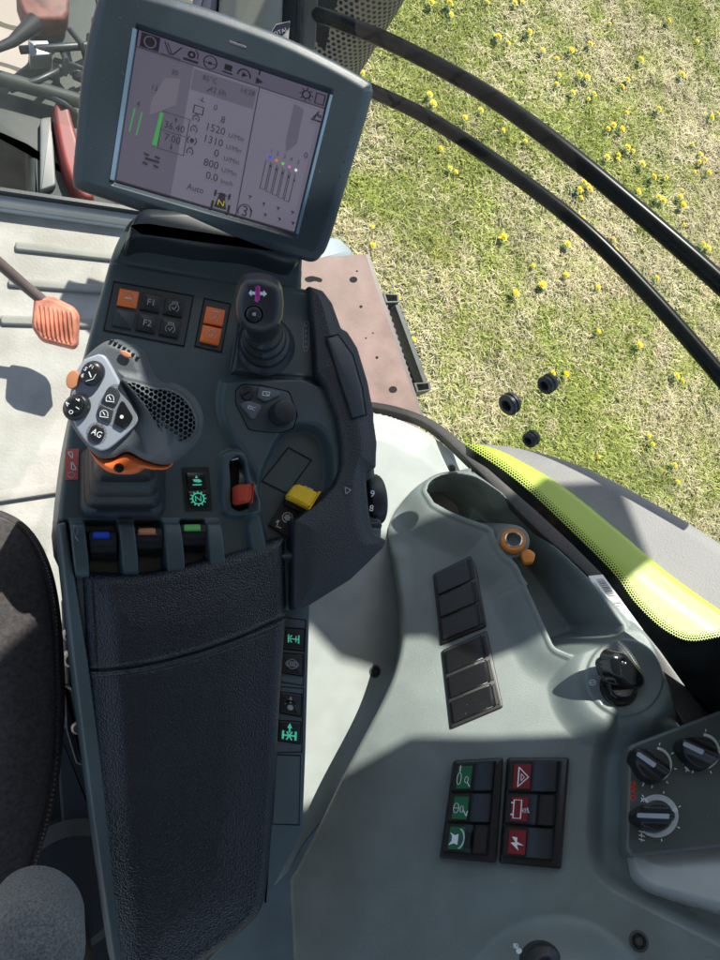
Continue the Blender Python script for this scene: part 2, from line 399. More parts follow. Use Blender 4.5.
    k = (rng.random(NB) < np.where(green, 1, .62)) & (x+.55*np.maximum(0, y-1.2) > .72); x, y, den, green, tint, inT, ta = x[k], y[k], den[k], green[k], tint[k], inT[k], ta[k]; n = len(x)
    az = np.where(inT, ta+rng.normal(0, .5, n), rng.uniform(0, 2*math.pi, n)); ln = np.where(green, rng.uniform(.016, .050, n), rng.uniform(.012, .045, n)); wd = np.where(green, rng.uniform(.0010, .0023, n), rng.uniform(.0006, .0014, n))
    lean = np.where(green, rng.uniform(.6, 1.4, n), rng.uniform(1.25, 1.55, n)); z0 = np.where(green, 0, rng.uniform(.001, .022, n))
    dx, dy = np.cos(az), np.sin(az); base = np.stack([x, y, z0], 1); D = np.stack([dx*np.sin(lean), dy*np.sin(lean), np.cos(lean)], 1)*ln[:, None]
    S = np.stack([-dy, dx, np.zeros(n)], 1)*wd[:, None]
    mid = base+D*.55+np.array([0, 0, 1])*(ln*.10)[:, None]
    V = np.stack([base-S, base+S, mid+S*.9, mid-S*.9, base+D+S*.15, base+D-S*.15], 1).reshape(-1, 3)
    o = np.arange(n)*6; F = np.stack([np.stack([o, o+1, o+2, o+3], 1), np.stack([o+3, o+2, o+4, o+5], 1)], 1).reshape(-1, 4)
    me = bpy.data.meshes.new('grass_blades'); me.vertices.add(len(V)); me.vertices.foreach_set('co', V.astype(np.float32).ravel()); me.loops.add(F.size)
    me.loops.foreach_set('vertex_index', F.astype(np.int32).ravel()); me.polygons.add(len(F)); me.polygons.foreach_set('loop_start', np.arange(0, F.size, 4, dtype=np.int32)); me.update(calc_edges=True)
    t = (.35*rng.random(n)+.65*tint)[:, None]; t2 = (.3*rng.random(n)+.7*vn(x, y, 5, 9))[:, None]
    gc = np.array([.15, .185, .03])*(1-t)+np.array([.52, .55, .13])*t; gc = gc*(.75+.5*t2)
    sc_ = (np.array([.30, .24, .12])*(1-t)+np.array([.80, .68, .42])*t)*(.75+.5*t2)
    col = np.where(green[:, None], gc, sc_); col = np.concatenate([col, np.ones((n, 1))], 1); col = np.repeat(col, 6, 0)
    at = me.color_attributes.new('blade_tint', 'FLOAT_COLOR', 'POINT'); at.data.foreach_set('color', col.astype(np.float32).ravel())
    m = bpy.data.materials.new('grass_blade'); m.use_nodes = True; b = m.node_tree.nodes['Principled BSDF']; b.inputs['Roughness'].default_value = .6
    a = m.node_tree.nodes.new('ShaderNodeVertexColor'); a.layer_name = 'blade_tint'; m.node_tree.links.new(a.outputs[0], b.inputs['Base Color'])
    b.inputs['Specular IOR Level'].default_value = .3
    me.materials.append(m); tag(link('grass', me, None), 'short patchy lawn of green blades and dry straw', 'grass', kind='stuff')
    # leafy tufts
    return vn
vn = ground()
FL = [(489,0),(516,2),(525,1),(497,35),(545,49),(560,57.5),(572,49),(560,73),(559,82),(573,92),(580,75),(587,77),(591,97),(595,94),(622,85.5),(629,80),(682,75),(659,109),(628,110),(609,128.5),(615,126),(622,128),(711,116),(719,114),(694,143),(702,153),(701,161),(705,160),(697,170),(709,171),(608,157),(621,157),(636,150),(628,149),(620,153),(642,166),(645,162),(527,140),(506,127),(652,177),(667,177),(639,190),(658,199),(664,199),(685,188),(682,196),(683,204),(685,223),(702,244),(709,249),(583,183),(579,189),(589,185),(583,195),(590,191),(582,219),(502,237),(568,246),(534,263.5),(567.5,274),(542,286),(515,293),(600,286.5),(615,237.5),(618,251),(622,257),(657,278),
(481,110),(465,116),(430,94.5),(433,104),(441,146),(457,169),(452,168),(497,36),(510,40),(448,4),(431,3),(452,12),(373,225),(374,244),(503,237),(362,71),(374,276),(414,337.5),(398,295),(553,373),(566,372),(543,286),(676,376),(684,380),(652,436),(654,444),(601,455.5),(675,466),(680,482),(590,45),(640,60),(530,30),(612,22),(700,40),(668,20),(600,330),(640,345)]
def dandelion():
    bm = bmesh.new(); rnd_ = random.Random(5)
    for lay, (r, z, n) in enumerate(((.019, .050, 15), (.014, .053, 12), (.008, .056, 8))):
        for k in range(n):
            a = 2*math.pi*k/n+lay*.3; rr = r*rnd_.uniform(.85, 1.1); c, s = math.cos(a), math.sin(a); w_ = r*.24
            v = [bm.verts.new(p) for p in ((0, 0, z-.004), (c*rr*.6-s*w_, s*rr*.6+c*w_, z), (c*rr, s*rr, z-.001+rnd_.uniform(-.002, .002)), (c*rr*.6+s*w_, s*rr*.6-c*w_, z))]; bm.faces.new(v)
    nf = len(bm.faces); addtube(bm, [(0, 0, 0), (.003, .001, .025), (0, 0, .048)], .0014, 6)
    for k in range(6):                               # rosette of toothed leaves
        a = k*1.05+.3; c, s = math.cos(a), math.sin(a); L_ = .020+.007*(k % 3); pr = None
        for i in range(7):
            t = i/6; wv_ = (.011 if i % 2 else .006)*math.sin(math.pi*min(1, t+.12)*.95)+.0005; z = .006+.018*math.sin(t*2.6); p = (c*L_*t, s*L_*t)
            cur = (bm.verts.new((p[0]-s*wv_, p[1]+c*wv_, z)), bm.verts.new((p[0]+s*wv_, p[1]-c*wv_, z)))
            if pr: bm.faces.new((pr[0], pr[1], cur[1], cur[0]))
            pr = cur
    bm.faces.ensure_lookup_table()
    for i, f in enumerate(bm.faces): f.material_index = 0 if i < nf else 1
    o = finish(bm, 'dandelion', [mat('petal_yellow', (.85, .60, .01), .6, var=.05), mat('dandelion_leaf', (.11, .18, .04), .6, var=.2)])
    return o
dd = dandelion(); DL = 'yellow dandelion with toothed leaves flowering in the patchy lawn'
for i, (px, py) in enumerate(FL):
    o = dd if i == 0 else dd.copy()
    if i: C.objects.link(o)
    o.location = Vector(HZ(.045).pt(px, py))-Vector((0, 0, .045)); o.rotation_euler = (random.uniform(-.2, .2), random.uniform(-.2, .2), random.uniform(0, 6.3)); s = random.uniform(.6, 1.1)
    o.scale = (s, s, s); tag(o, DL, 'flower', 'dandelions scattered over the lawn')

# ------------------------------------------------------------------ platform and step beside the cab
PZ = HZ(1.18)
pl = thing('access_platform', PZ.pt(350, 330), 'flat rusty pink steel platform with drilled holes outside the cab', 'platform')
bm = bmesh.new(); addprism(bm, PZ, [(262, 268), (298, 259), (365, 254), (422, 419), (400, 470), (300, 470)], -.012, 0, .002)
finish(bm, 'deck_plate', pinkm, pl)
D = Print(PZ, .0006)
D.poly(sm([(305, 278), (311, 276), (317, 277), (322, 279), (321, 282), (315, 281), (310, 282), (306, 281)], 3))
for x, y, rx, ry in ((353.5, 279.5, 4, 3), (361, 306.5, 1.6, 1.4), (331, 305, 1.5, 1.8), (377, 357.5, 1.5, 1.3), (366, 338, 1, .8), (357, 271, 1, .8), (393, 389.5, 4.2, 3.4), (350.5, 361, 1.4, 1.6), (357, 392, 2.4, 2.6), (373, 333, .8, .8)): D.poly(circ(x, y, rx, 12, ry))
D.build('drilled_hole', hole, pl)
bm = bmesh.new(); addprism(bm, PZ.up(-.014), [(365, 254), (369, 254), (425, 421), (421, 421)], -.05, 0); finish(bm, 'edge_flange', steel, pl)
st = thing('side_step', HZ(1.15).pt(405, 340), 'black step with serrated treads between two square tubes beside the platform', 'step')
ZS = HZ(1.15)
for q in (((383, 293), (399, 294), (399.5, 302), (386, 302.5)), ((414, 383), (430, 382), (431, 390), (417, 392))):
    bm = bmesh.new(); P = np.array(q); c = P.mean(0); inn = c+(P-c)*.74
    W = [[ZS.pt(*p, 0) for p in P], [ZS.pt(*p, 0) for p in inn]]
    vo = [bm.verts.new(p) for p in W[0]]; vi = [bm.verts.new(p) for p in W[1]]; vo2 = [bm.verts.new(p-np.array([0, 0, .075])) for p in W[0]]; vi2 = [bm.verts.new(p-np.array([0, 0, .07])) for p in W[1]]
    for i in range(4):
        j = (i+1) % 4; bm.faces.new((vo[i], vo[j], vi[j], vi[i])); bm.faces.new((vo[i], vo2[i], vo2[j], vo[j])); bm.faces.new((vi[i], vi[j], vi2[j], vi2[i]))
    bm.faces.new(vi2)
    finish(bm, 'square_tube', galv, st)
for (x0, y0, x1, y1) in ((385, 306, 411, 386), (397, 305, 425, 382)):
    bm = bmesh.new(); n = 26; dx, dy = x1-x0, y1-y0; L = math.hypot(dx, dy); nx, ny = dy/L, -dx/L; pts = []
    for k in range(n+1):
        t = k/n; o = 1.7 if k % 2 else 3.2; pts.append((x0+dx*t+nx*o, y0+dy*t+ny*o))
    pts += [(x1-nx*1.6, y1-ny*1.6), (x0-nx*1.6, y0-ny*1.6)]
    addprism(bm, ZS, pts, -.045, -.006, 0); finish(bm, 'serrated_tread', galv, st)
prism('step_plate', ZS, [(388, 306), (400, 304), (427, 381), (414, 386)], -.052, -.046, blackm, st)
bx = prism('battery_box_corner', HZ(1.16), rnd([(320, 236), (340, 238), (353, 251), (352, 262), (310, 262)], 3), -.20, 0, bluegrey, bev=.004); tag(bx, 'blue grey box corner just in front of the pink platform', 'box')

# ------------------------------------------------------------------ mudguard
fe = thing('mudguard', FD.pt(600, 480), 'grey plastic rear mudguard with lime green panel outside the side window', 'mudguard')
gp = sm([(400, 455), (465, 440), (520, 443), (580, 460), (640, 489), (722, 538), (830, 620)], 6, False)+[np.array(p) for p in ((830, 760), (700, 760), (600, 620), (400, 480))]
relief('fender_flare', FD, gp, None, fend, fe, step=2.5, R=16, wall=5, D=.10, mpp=.0011)
gpan = sm([(463, 444), (500, 452), (560, 486), (612, 527), (665, 572), (722, 613), (800, 665)], 6, False)+[np.array(p) for p in ((800, 760), (690, 720), (560, 570), (470, 470))]
relief('green_panel', FD, gpan, lambda X, Y, s: .012+.006*ss(0, 30, s), lime, fe, step=2, R=9, wall=4, D=.02, mpp=.0011)

# ------------------------------------------------------------------ handrail bars outside the pane
def barpts(px, dep, fr=None):
    q = sm([(a, b, c) for (a, b), c in zip(px, dep)], 6, False)
    return [CAM+ray(p[0], p[1])[0 if ray(p[0], p[1]).ndim > 1 else slice(None)]/FOC*p[2] for p in q]
b1 = barpts([(288, 3), (300, 9), (340, 22), (400, 47), (480, 90), (560, 147), (640, 213), (720, 283), (790, 350)], [1.0, .98, .96, .95, .93, .91, .90, .89, .88])
b2 = barpts([(340, 78), (372, 91), (430, 119), (500, 165), (580, 226), (650, 296), (720, 376), (780, 450)], [.97, .96, .95, .94, .92, .91, .90, .89])
tag(tube('handrail', b1, np.linspace(.0095, .0125, len(b1)), tubeb, seg=20), 'glossy black bowed rail, upper one of two, starting at the front pillar', 'rail', 'black rails outside the side window')
tag(tube('handrail', b2, np.linspace(.0088, .0108, len(b2)), tubeb, seg=20), 'glossy black bowed rail, lower one of two, emerging behind the screen', 'rail', 'black rails outside the side window')

# ------------------------------------------------------------------ exhaust guard
v0 = ray(345, 0)/FOC; ex = v0/-v0[2]; exy = np.array([ex[0]*1.06, ex[1]*1.06]); er = .090
eg = thing('exhaust_guard', (exy[0], exy[1], .9), 'perforated round metal exhaust guard standing beyond the front pillar', 'exhaust guard')
lathe('guard_tube', (exy[0], exy[1], .9), (0, 0, 1), [(er-.003, 0), (er, .002), (er, 1.498), (er-.003, 1.5)], guard, eg, 64)
bm = bmesh.new()
for i in range(60):
    for k in range(26):
        a = 2*math.pi*(k+.5*(i % 2))/52+math.pi*.9; z = 1.15+i*.0105
        n = np.array([math.cos(a), math.sin(a), 0]); t = np.array([-n[1], n[0], 0]); o = np.array([exy[0], exy[1], z])+n*(er+.0006)
        bm.faces.new([bm.verts.new(o+(t*math.cos(q)+np.array([0, 0, 1])*math.sin(q))*.0036) for q in [2*math.pi*j/8 for j in range(8)]])
finish(bm, 'perforation', hole, eg)
bm = bmesh.new(); addprism(bm, DEP(325, 20, 1.06), [(318, -20), (345, -20), (332, 18), (325, 52), (313, 38), (317, 20)], -.01, 0); tag(finish(bm, 'mirror_bracket', blackm), 'black angled bracket in front of the perforated exhaust guard', 'bracket')

# ------------------------------------------------------------------ front linkage seen through the windscreen
fl = thing('front_linkage', HZ(.8).pt(40, 120), 'dark grey green front linkage with a red arm seen through the windscreen', 'front linkage')
ZL = HZ(.8)
prism('main_frame', ZL, rnd([(36, -40), (96, -40), (112, 20), (125, 210), (32, 215), (28, 150), (-60, 112), (-60, 82), (10, 74), (28, 60)], 5), -.25, 0, linkm, fl, bev=.015)
tube('cross_tube', [ZL.pt(-60, 62, .04), ZL.pt(20, 84, .04), ZL.pt(90, 104, .04)], .018, linkm, fl, 16)
prism('cover_plate', ZL, rnd([(40, 118), (52, 116), (56, 185), (40, 190)], 3), 0, .02, mat('linkage_grey', (.12, .13, .12), .5), fl, bev=.004)
relief('red_arm', ZL, sm([(54, 116), (66, 113), (74, 140), (86, 180), (92, 205), (80, 205), (66, 180), (57, 145)], 5), lambda X, Y, s: .05+0*X, redp, fl, step=1, R=4, D=.05, mpp=.002)
prism('pedal_reflection', ZL, rnd([(15, -10), (70, -10), (69, 12), (62, 19), (30, 19), (22, 10)], 4), .02, .08, mat('reflection_red', (.16, .06, .045), .6, var=.5, vscale=30), fl, bev=.01)  # solid block standing in for the orange pedal's reflection in the windscreen
tube('top_link', [ZL.pt(-30, 60, .1), ZL.pt(12, 42, .1), ZL.pt(36, 22, .1)], [.006, .012, .022], blackm, fl)
prism('valve_block', ZL, [(28, 40), (48, 40), (52, 54), (30, 56)], 0, .05, mat('alu', (.35, .36, .36), .4, metal=.5), fl, bev=.004)
for a, b, c in (((10, 90), (60, 70), .008), ((20, 50), (95, 45), .010), ((75, 75), (112, 95), .012), ((95, 20), (88, 110), .009), ((45, 95), (75, 112), .007), ((60, 45), (64, 75), .008), ((55, 60), (90, 72), .006), ((70, 30), (86, 60), .007)):
    tube('hose', [ZL.pt(*a, .03), ZL.pt((a[0]+b[0])/2+4, (a[1]+b[1])/2, .06), ZL.pt(*b, .03)], c, rubber, fl)

# ------------------------------------------------------------------ front pillar
PD = DEP(240, 5, .93)
fp = thing('front_pillar', HZ(1.9).pt(250, 5), 'pale front cab pillar with cream cover and black seal behind the screen', 'pillar')
pf = PD.pt(250, 10); 
relief('pillar_cover', PD, rnd([(223, -60), (285, -60), (283, 12), (281, 44), (232, 60), (215, 50)], 6), lambda X, Y, s: .01*ss(0, 20, s), cream, fp, R=9, D=.05, mpp=.0013)
prism('outer_panel', PD, rnd([(196, -60), (222, -60), (214, 40), (190, 40)], 3), -.05, -.004, lilac, fp, bev=.004)
prism('rubber_seal', PD, rnd([(275, -60), (304, -60), (303, 40), (296, 60), (276, 50)], 4), -.04, -.012, rubber, fp, bev=.005)
prism('window_hinge', PD, rnd([(303, -60), (322, -60), (315, 50), (300, 50)], 2), -.05, -.02, mat('hinge_metal', (.16, .16, .15), .4, metal=.5), fp, bev=.002)
lb = DEP(284, 38, .70)
tg = thing('hanging_tag', lb.pt(284, 30), 'small white and black tag sticking up behind the screen', 'tag')
prism('tag_card', lb, [(268, 38), (276, 24), (290, 21), (287, 60), (272, 60)], -.0008, 0, labelw, tg)
D = Print(lb, .0004); D.poly([(268.5, 38), (276, 25), (289.5, 21.5), (290, 27), (277, 41)]); D.build('dark_band', inkb, tg)
D = Print(lb, .0008); D.text('TOTAL', 279, 32.5, 6, -22); D.build('print', white, tg)
# ------------------------------------------------------------------ glass
gm = bpy.data.materials.new('cab_glass'); gm.use_nodes = True; nt = gm.node_tree; nt.nodes.clear()
o_ = nt.nodes.new('ShaderNodeOutputMaterial'); mx = nt.nodes.new('ShaderNodeMixShader'); tr = nt.nodes.new('ShaderNodeBsdfTransparent'); gl = nt.nodes.new('ShaderNodeBsdfGlossy'); fz = nt.nodes.new('ShaderNodeLayerWeight'); pw = nt.nodes.new('ShaderNodeMath'); pw.operation = 'POWER'; pw.inputs[1].default_value = 5; ml = nt.nodes.new('ShaderNodeMath'); ml.operation = 'MULTIPLY_ADD'; ml.inputs[1].default_value = .9; ml.inputs[2].default_value = .012
tr.inputs[0].default_value = (.93, .96, .93, 1); gl.inputs['Roughness'].default_value = .02; nt.links.new(fz.outputs['Facing'], pw.inputs[0]); nt.links.new(pw.outputs[0], ml.inputs[0])
nt.links.new(ml.outputs[0], mx.inputs[0]); nt.links.new(tr.outputs[0], mx.inputs[1]); nt.links.new(gl.outputs[0], mx.inputs[2]); nt.links.new(mx.outputs[0], o_.inputs[0])
def dusty(name, amt, sc):
    g = gm.copy(); g.name = name; nt = g.node_tree; out = [n for n in nt.nodes if n.type == 'OUTPUT_MATERIAL'][0]; old = out.inputs[0].links[0].from_socket
    m2 = nt.nodes.new('ShaderNodeMixShader'); df = nt.nodes.new('ShaderNodeBsdfDiffuse'); df.inputs[0].default_value = (.55, .56, .50, 1)
    tc = nt.nodes.new('ShaderNodeTexCoord'); nz = nt.nodes.new('ShaderNodeTexNoise'); nz.inputs['Scale'].default_value = sc; nz.inputs['Detail'].default_value = 8; nz.inputs['Roughness'].default_value = .7
    mr = nt.nodes.new('ShaderNodeMapRange'); mr.inputs[1].default_value = .38; mr.inputs[2].default_value = .72; mr.inputs[3].default_value = amt*.25; mr.inputs[4].default_value = amt
    nt.links.new(tc.outputs['Object'], nz.inputs['Vector']); nt.links.new(nz.outputs['Fac'], mr.inputs[0]); nt.links.new(mr.outputs[0], m2.inputs[0]); nt.links.new(old, m2.inputs[1]); nt.links.new(df.outputs[0], m2.inputs[2]); nt.links.new(m2.outputs[0], out.inputs[0]); return g
gside = dusty('side_glass', .028, 6); gfront = dusty('front_glass', .17, 4)
ZT = 3.02
plan = [(.255, WY-.02), (S0[0], S0[1]), (S1[0], S1[1])]; e = (S1-S0)[:2]; e /= np.linalg.norm(e); plan.append((S1[0]+e[0]*.5, S1[1]+e[1]*.5))
bot = [1.34, S0[2]-.01, S1[2]-.01, S1[2]+.05]
sw = thing('side_window', (S0[0], S0[1], S0[2]), 'large clear side window with black dotted border above the side console', 'window')
bm = bmesh.new(); P_ = []
for (x, y), z in zip(plan, bot): P_.append((bm.verts.new((x, y, z)), bm.verts.new((x, y, ZT))))
for a, b in zip(P_[:-1], P_[1:]): bm.faces.new((a[0], b[0], b[1], a[1]))
finish(bm, 'pane', gside, sw, 10)
ge = sm([(466, 447), (500, 469), (530, 493), (564, 525), (601, 561), (618, 580), (632, 600), (649, 618), (668, 633), (690, 641.5), (722, 637), (790, 622)], 8, False)
te = [(466, 455), (487, 468), (534, 509), (572, 544), (603, 575), (643, 630), (660, 651), (706, 716), (784, 798)]
prism('black_border', PN.up(.0005), list(ge)+te[::-1], 0, .0008, frit, sw)
D = Print(PN, .0015); acc = 0; rows = [(.5, 1.25), (3.0, 1.1), (5.4, .85), (7.6, .6)]
G = np.array(ge); sl_ = np.r_[0, np.cumsum(np.linalg.norm(np.diff(G, axis=0), axis=1))]
for ri, (off, rad) in enumerate(rows):
    for q in np.arange((ri % 2)*1.4, sl_[-1], 2.8):
        x = np.interp(q, sl_, G[:, 0]); y = np.interp(q, sl_, G[:, 1]); x2 = np.interp(q+1, sl_, G[:, 0]); y2 = np.interp(q+1, sl_, G[:, 1])
        if q+1 > sl_[-1]: continue
        D.disc(x+(y2-y)*off, y-(x2-x)*off, rad, 8)
D.build('dotted_border', frit, sw)
for x, y, r in ((511, 403, .0125), (549, 383, .0098), (532.5, 438, .0090)):
    o = PN.pt(x, y)
    g_ = lathe('rubber_grommet', o, PN.n, [(r*.45, -.004), (r*.9, -.004), (r, -.002), (r, .0008), (r*.88, .0016), (r*.88, .0028), (r, .0036), (r, .0062), (r*.88, .0078), (r*.55, .0078), (r*.45, .006), (r*.42, .001)], rubber, sw, 32)
# windscreen
ws = thing('windscreen', (-.3, WY, ZF+.05), 'clear front windscreen above the pale floor sill', 'windscreen')
bm = bmesh.new(); v = [bm.verts.new(p) for p in ((-.9, WY, ZF+.03), (.22, WY, ZF+.03), (.22, WY+.05, ZT), (-.9, WY+.05, ZT))]; bm.faces.new(v); finish(bm, 'pane', gfront, ws)
prism('lower_seal', HZ(ZF+.045), [(-200, 172), (0, 187), (160, 211), (160, 214), (0, 190.5), (-200, 176)], -.02, 0, rubber, ws)
# trim under the side window
ti = [(352, 404), (395, 413), (430, 427), (477, 470), (535, 528), (587, 575), (640, 632), (683, 722), (760, 800)]
to = [(352, 399), (397, 406), (440, 424), (488, 465), (536, 507), (574, 542), (605, 573), (645, 628), (662, 649), (709, 714), (800, 795)]
tr_ = prism('window_trim', RC, sm(ti, 5, False)+sm(to, 5, False)[::-1], -.008, .006, trim, bev=.002)
tag(tr_, 'brownish black trim strip running under the side window', 'trim')
sk_ = thing('barcode_sticker', RC.pt(615, 602), 'white barcode sticker on the black trim beside the oblong tray', 'sticker')
sq = quad((588, 576), (603, 574.5), (645, 630), (627, 632))
prism('label_paper', RC.up(.0072), rnd(qrect(sq, 0, 0, 1, 1), 1), 0, .0003, labelw, sk_)
D = Print(RC.up(.0072), .0006, sq); rr = random.Random(4); t = .07
while t < .62:
    w_ = rr.choice([.006, .01, .016]); D.poly([(.34, t), (.82, t), (.82, t+w_), (.34, t+w_)]); t += w_+rr.choice([.006, .01, .014])
for t in (.12, .2, .28, .5, .7, .78): D.line([(.14, t), (.14, t+.05)], .03)
for t in (.68, .72, .76, .86): D.line([(.4, t), (.75, t)], .006)
D.build('barcode', inkb, sk_)

# ------------------------------------------------------------------ floor
bm = bmesh.new(); addprism(bm, HZ(ZF), [(-300, 190), (0, 212), (170, 236), (262, 335), (330, 520), (200, 1500), (-600, 1500)], -.06, 0); tag(finish(bm, 'floor', floorm), kind='structure')
bm = bmesh.new(); addprism(bm, HZ(ZF+.03), [(-300, 172), (0, 188.5), (170, 212), (170, 226), (0, 201), (-300, 183)], -.06, 0, .004); addprism(bm, HZ(ZF+.010), [(-300, 183), (0, 201), (170, 226), (170, 233), (0, 209), (-300, 190)], -.04, 0, .003)
tag(finish(bm, 'floor_sill', sill), 'pale painted sill along the front edge of the cab floor', 'sill')
for k, (a, b, c, d) in enumerate((((15, 241), (180, 259), (180, 267), (15, 249)), ((8, 277.5), (180, 290), (180, 298), (8, 285)), ((0, 314.5), (140, 320), (140, 328), (1, 323.5)))):
    x = a[0]; o = prism('floor_rib', HZ(ZF), rnd([a, b, c, d], 3), 0, .008, ribm, bev=.003)
    tag(o, ('raised rubber rib nearest the front sill', 'middle raised rubber rib on the pale floor', 'raised rubber rib passing beneath the orange pedal')[k], 'rib', 'raised ribs across the cab floor')
o = prism('floor_rib', HZ(ZF), [(-80, 494), (0, 490.5), (56, 482), (70, 482), (70, 490), (56, 493), (0, 501.5), (-80, 506)], 0, .010, floorm, bev=.002); tag(o, 'raised pale floor step just in front of the seat', 'floor step')
pd = thing('pedal', HZ(ZF).pt(30, 400), 'worn orange ribbed pedal on a thin dark stalk above the pale floor', 'pedal')
pz = Fr(HZ(ZF+.13).pt(54, 320), (-.1, -.35, 1))
pp = rnd([(33.5, 296), (52, 298), (72, 308), (77, 316), (76, 344), (73, 348), (58, 344.5), (41, 340), (32, 327)], 4)
relief('pedal_pad', pz, pp, lambda X, Y, s: np.where(s > 3, .0022*np.cos((X-.12*(Y-300))*2*math.pi/4.4), 0)*ss(3, 5, s)*ss(303, 309, Y-(X-33)*.2)-.010*ss(325, 296, Y), pedalm, pd, step=.6, R=3, wall=2, D=.014, mpp=.0015)
tube('pedal_arm', [HZ(ZF+.20).pt(-30, 238), HZ(ZF+.17).pt(0, 264), HZ(ZF+.135).pt(25, 286), HZ(ZF+.12).pt(42, 300)], .0085, steel, pd)

# ------------------------------------------------------------------ seat and what stands behind the armrest
se = thing('driver_seat', HZ(1.5).pt(0, 700), 'dark brownish fabric driver seat cushion at the left edge', 'seat')
sp = sm([(-90, 505), (-20, 505), (10, 512), (33, 530), (50, 562), (60, 605), (65, 660), (66, 720), (59, 790), (44, 850), (25, 900), (-10, 930), (-90, 935)], 6)
relief('cushion', HZ(1.93), sp, lambda X, Y, s: .02*ss(0, 70, s)-.0035*np.exp(-((s-9)/1.3)**2), seatf, se, step=1.1, R=22, wall=3, D=.12, mpp=.001)
D = []
bm = bmesh.new(); S_ = np.array(sp); c = S_.mean(0)
for k in range(0, len(S_)-1):
    for t in (0, .5):
        p = S_[k]*(1-t)+S_[k+1]*t; v = c-p; v = v/np.linalg.norm(v)*9.5; q = p+v
        if 515 < q[1] < 890 and q[0] > -5: addlathe(bm, HZ(1.93).pt(q[0], q[1])+np.array([0, 0, -.0075]), (0, 0, 1), [(.0010, 0), (.0012, .0008), (.0005, .0014)], 6)
finish(bm, 'seam_stitch', mat('stitch', (.14, .12, .11), .8), se)
kn = thing('grey_cushion', HZ(2.08).pt(40, 960), 'rounded grey felt cushion end in the bottom left corner', 'cushion')
relief('felt_cover', HZ(2.08), circ(38, 952, 49, 40), lambda X, Y, s: .012*ss(0, 45, s), greyf, kn, step=1, R=16, wall=3, D=.05, mpp=.0008)
lathe('stalk', HZ(1.5).pt(60, 900), (0, 0, 1), [(.03, 0), (.03, .5)], blackm, kn)
sb_ = thing('seat_base', HZ(1.4).pt(70, 780), 'black seat suspension housing in the gap between seat and armrest', 'seat base')
zb = HZ(1.62)
prism('housing', zb, rnd([(-20, 720), (50, 715), (100, 722), (170, 900), (170, 1040), (-20, 1040)], 8), -.26, 0, inner, sb_, bev=.01)
prism('cover_panel', zb, rnd([(55, 728), (82, 726), (96, 790), (100, 830), (62, 826)], 4), 0, .02, blackm, sb_, bev=.004)
lathe('round_cover', zb.pt(70, 880), (0, 0, 1), [(.075, 0), (.075, .02), (.06, .035), (.02, .04)], blackm, sb_, 40)
prism('link_arm', HZ(1.72), rnd([(62, 600), (70, 600), (86, 715), (98, 770), (88, 775), (68, 715)], 3), -.05, 0, inner, sb_, bev=.004)
prism('blue_black_bracket', HZ(1.76), rnd([(64, 686), (72, 690), (86, 768), (76, 764), (66, 730)], 2), -.04, 0, mat('blue_black', (.012, .018, .035), .4), sb_, bev=.003)
for x, y, r in ((69, 636, .006), (71, 660, .008), (78, 728, .007)):
    lathe('bolt', HZ(1.765).pt(x, y), (0, 0, 1), [(r, -.05), (r, 0), (r*.7, .003)], mat('bolt_metal', (.3, .3, .3), .4, metal=.8), sb_, 12)
prism('height_lever', HZ(1.70), rnd([(64, 664), (70, 668), (71, 676), (66, 674)], 1), -.02, 0, mat('grey_lever', (.4, .42, .45), .5), sb_, bev=.002)
bc = prism('beige_cover', HZ(1.66), sm([(228, 985), (240, 925), (262, 900), (276, 870), (286, 868), (290, 900), (296, 950), (305, 1010), (230, 1010)], 4), -.12, 0, beige, bev=.004); tag(bc, 'beige grey moulded cover between armrest tip and side console', 'cover')
tb = tube('black_cable', [HZ(1.70).pt(225, 940), HZ(1.70).pt(242, 950), HZ(1.69).pt(258, 962), HZ(1.68).pt(270, 985)], .004, rubber); tag(tb, 'black cable curving over the beige grey cover', 'cable')
lo = lathe('slot_plug', HZ(1.668).pt(272, 917), (0, 0, 1), [(.008, -.005), (.007, .002), (.004, .003)], blackm); tag(lo, 'small black plug in the beige grey cover', 'plug')
# ------------------------------------------------------------------ pale wheel arch panel
wp = thing('arch_panel', HZ(1.8).pt(350, 620), 'smooth pale grey wheel arch panel between armrest and side console', 'panel')
wpp = sm([(330, 392), (365, 407), (400, 416), (440, 436), (474, 466)], 5, False)+sm([(474, 469), (440, 480), (405, 502), (386, 530), (395, 575), (400.5, 620), (396, 660), (381, 700), (345, 766), (312, 830), (293, 866), (284, 877)], 5, False)+[np.array(p) for p in ((262, 900), (235, 880), (255, 600), (280, 480))]
WF = HZ(1.797)
_c = np.array([330., 620.]); wpp = [p+np.array([12., 2.])*float(ss(500, 560, p[1]))*float(ss(300, 330, p[0])) for p in wpp]
relief('panel_shell', WF, wpp, lambda X, Y, s: -.028*np.exp(-(sdp([(330, 385), (365, 399), (400, 408), (440, 428), (480, 462), (480, 380)], X, Y)/-16).clip(0, 9)**1.0*1.0)*0+ -.010*ss(34, 6, -sdp([(330, 388), (365, 403), (400, 412), (440, 432), (480, 466), (520, 380)], X, Y)), whitep, wp, step=1.5, R=3, wall=3, D=.05, mpp=.001)
def screw(x, y, fr, r, lab, parent=None, h=.0):
    o = fr.pt(x, y, h); t = thing('screw', o, lab, 'screw')
    lathe('screw_head', o, fr.n, [(r, -.004), (r, .0008), (r*.85, .0022), (r*.62, .0022), (r*.55, -.0006), (r*.3, -.0006)], gloss, t, 24)
    lathe('washer', o, fr.n, [(r*1.35, -.004), (r*1.35, .0002), (r*1.2, .0006)], mat('washer', (.05, .06, .06), .4), t, 24)
screw(375, 671.5, WF, .0058, 'black socket screw in the middle of the pale arch panel')
screw(452, 468.5, WF, .0044, 'small screw at the top edge of the pale panel near the cup recess', h=.0-.004)
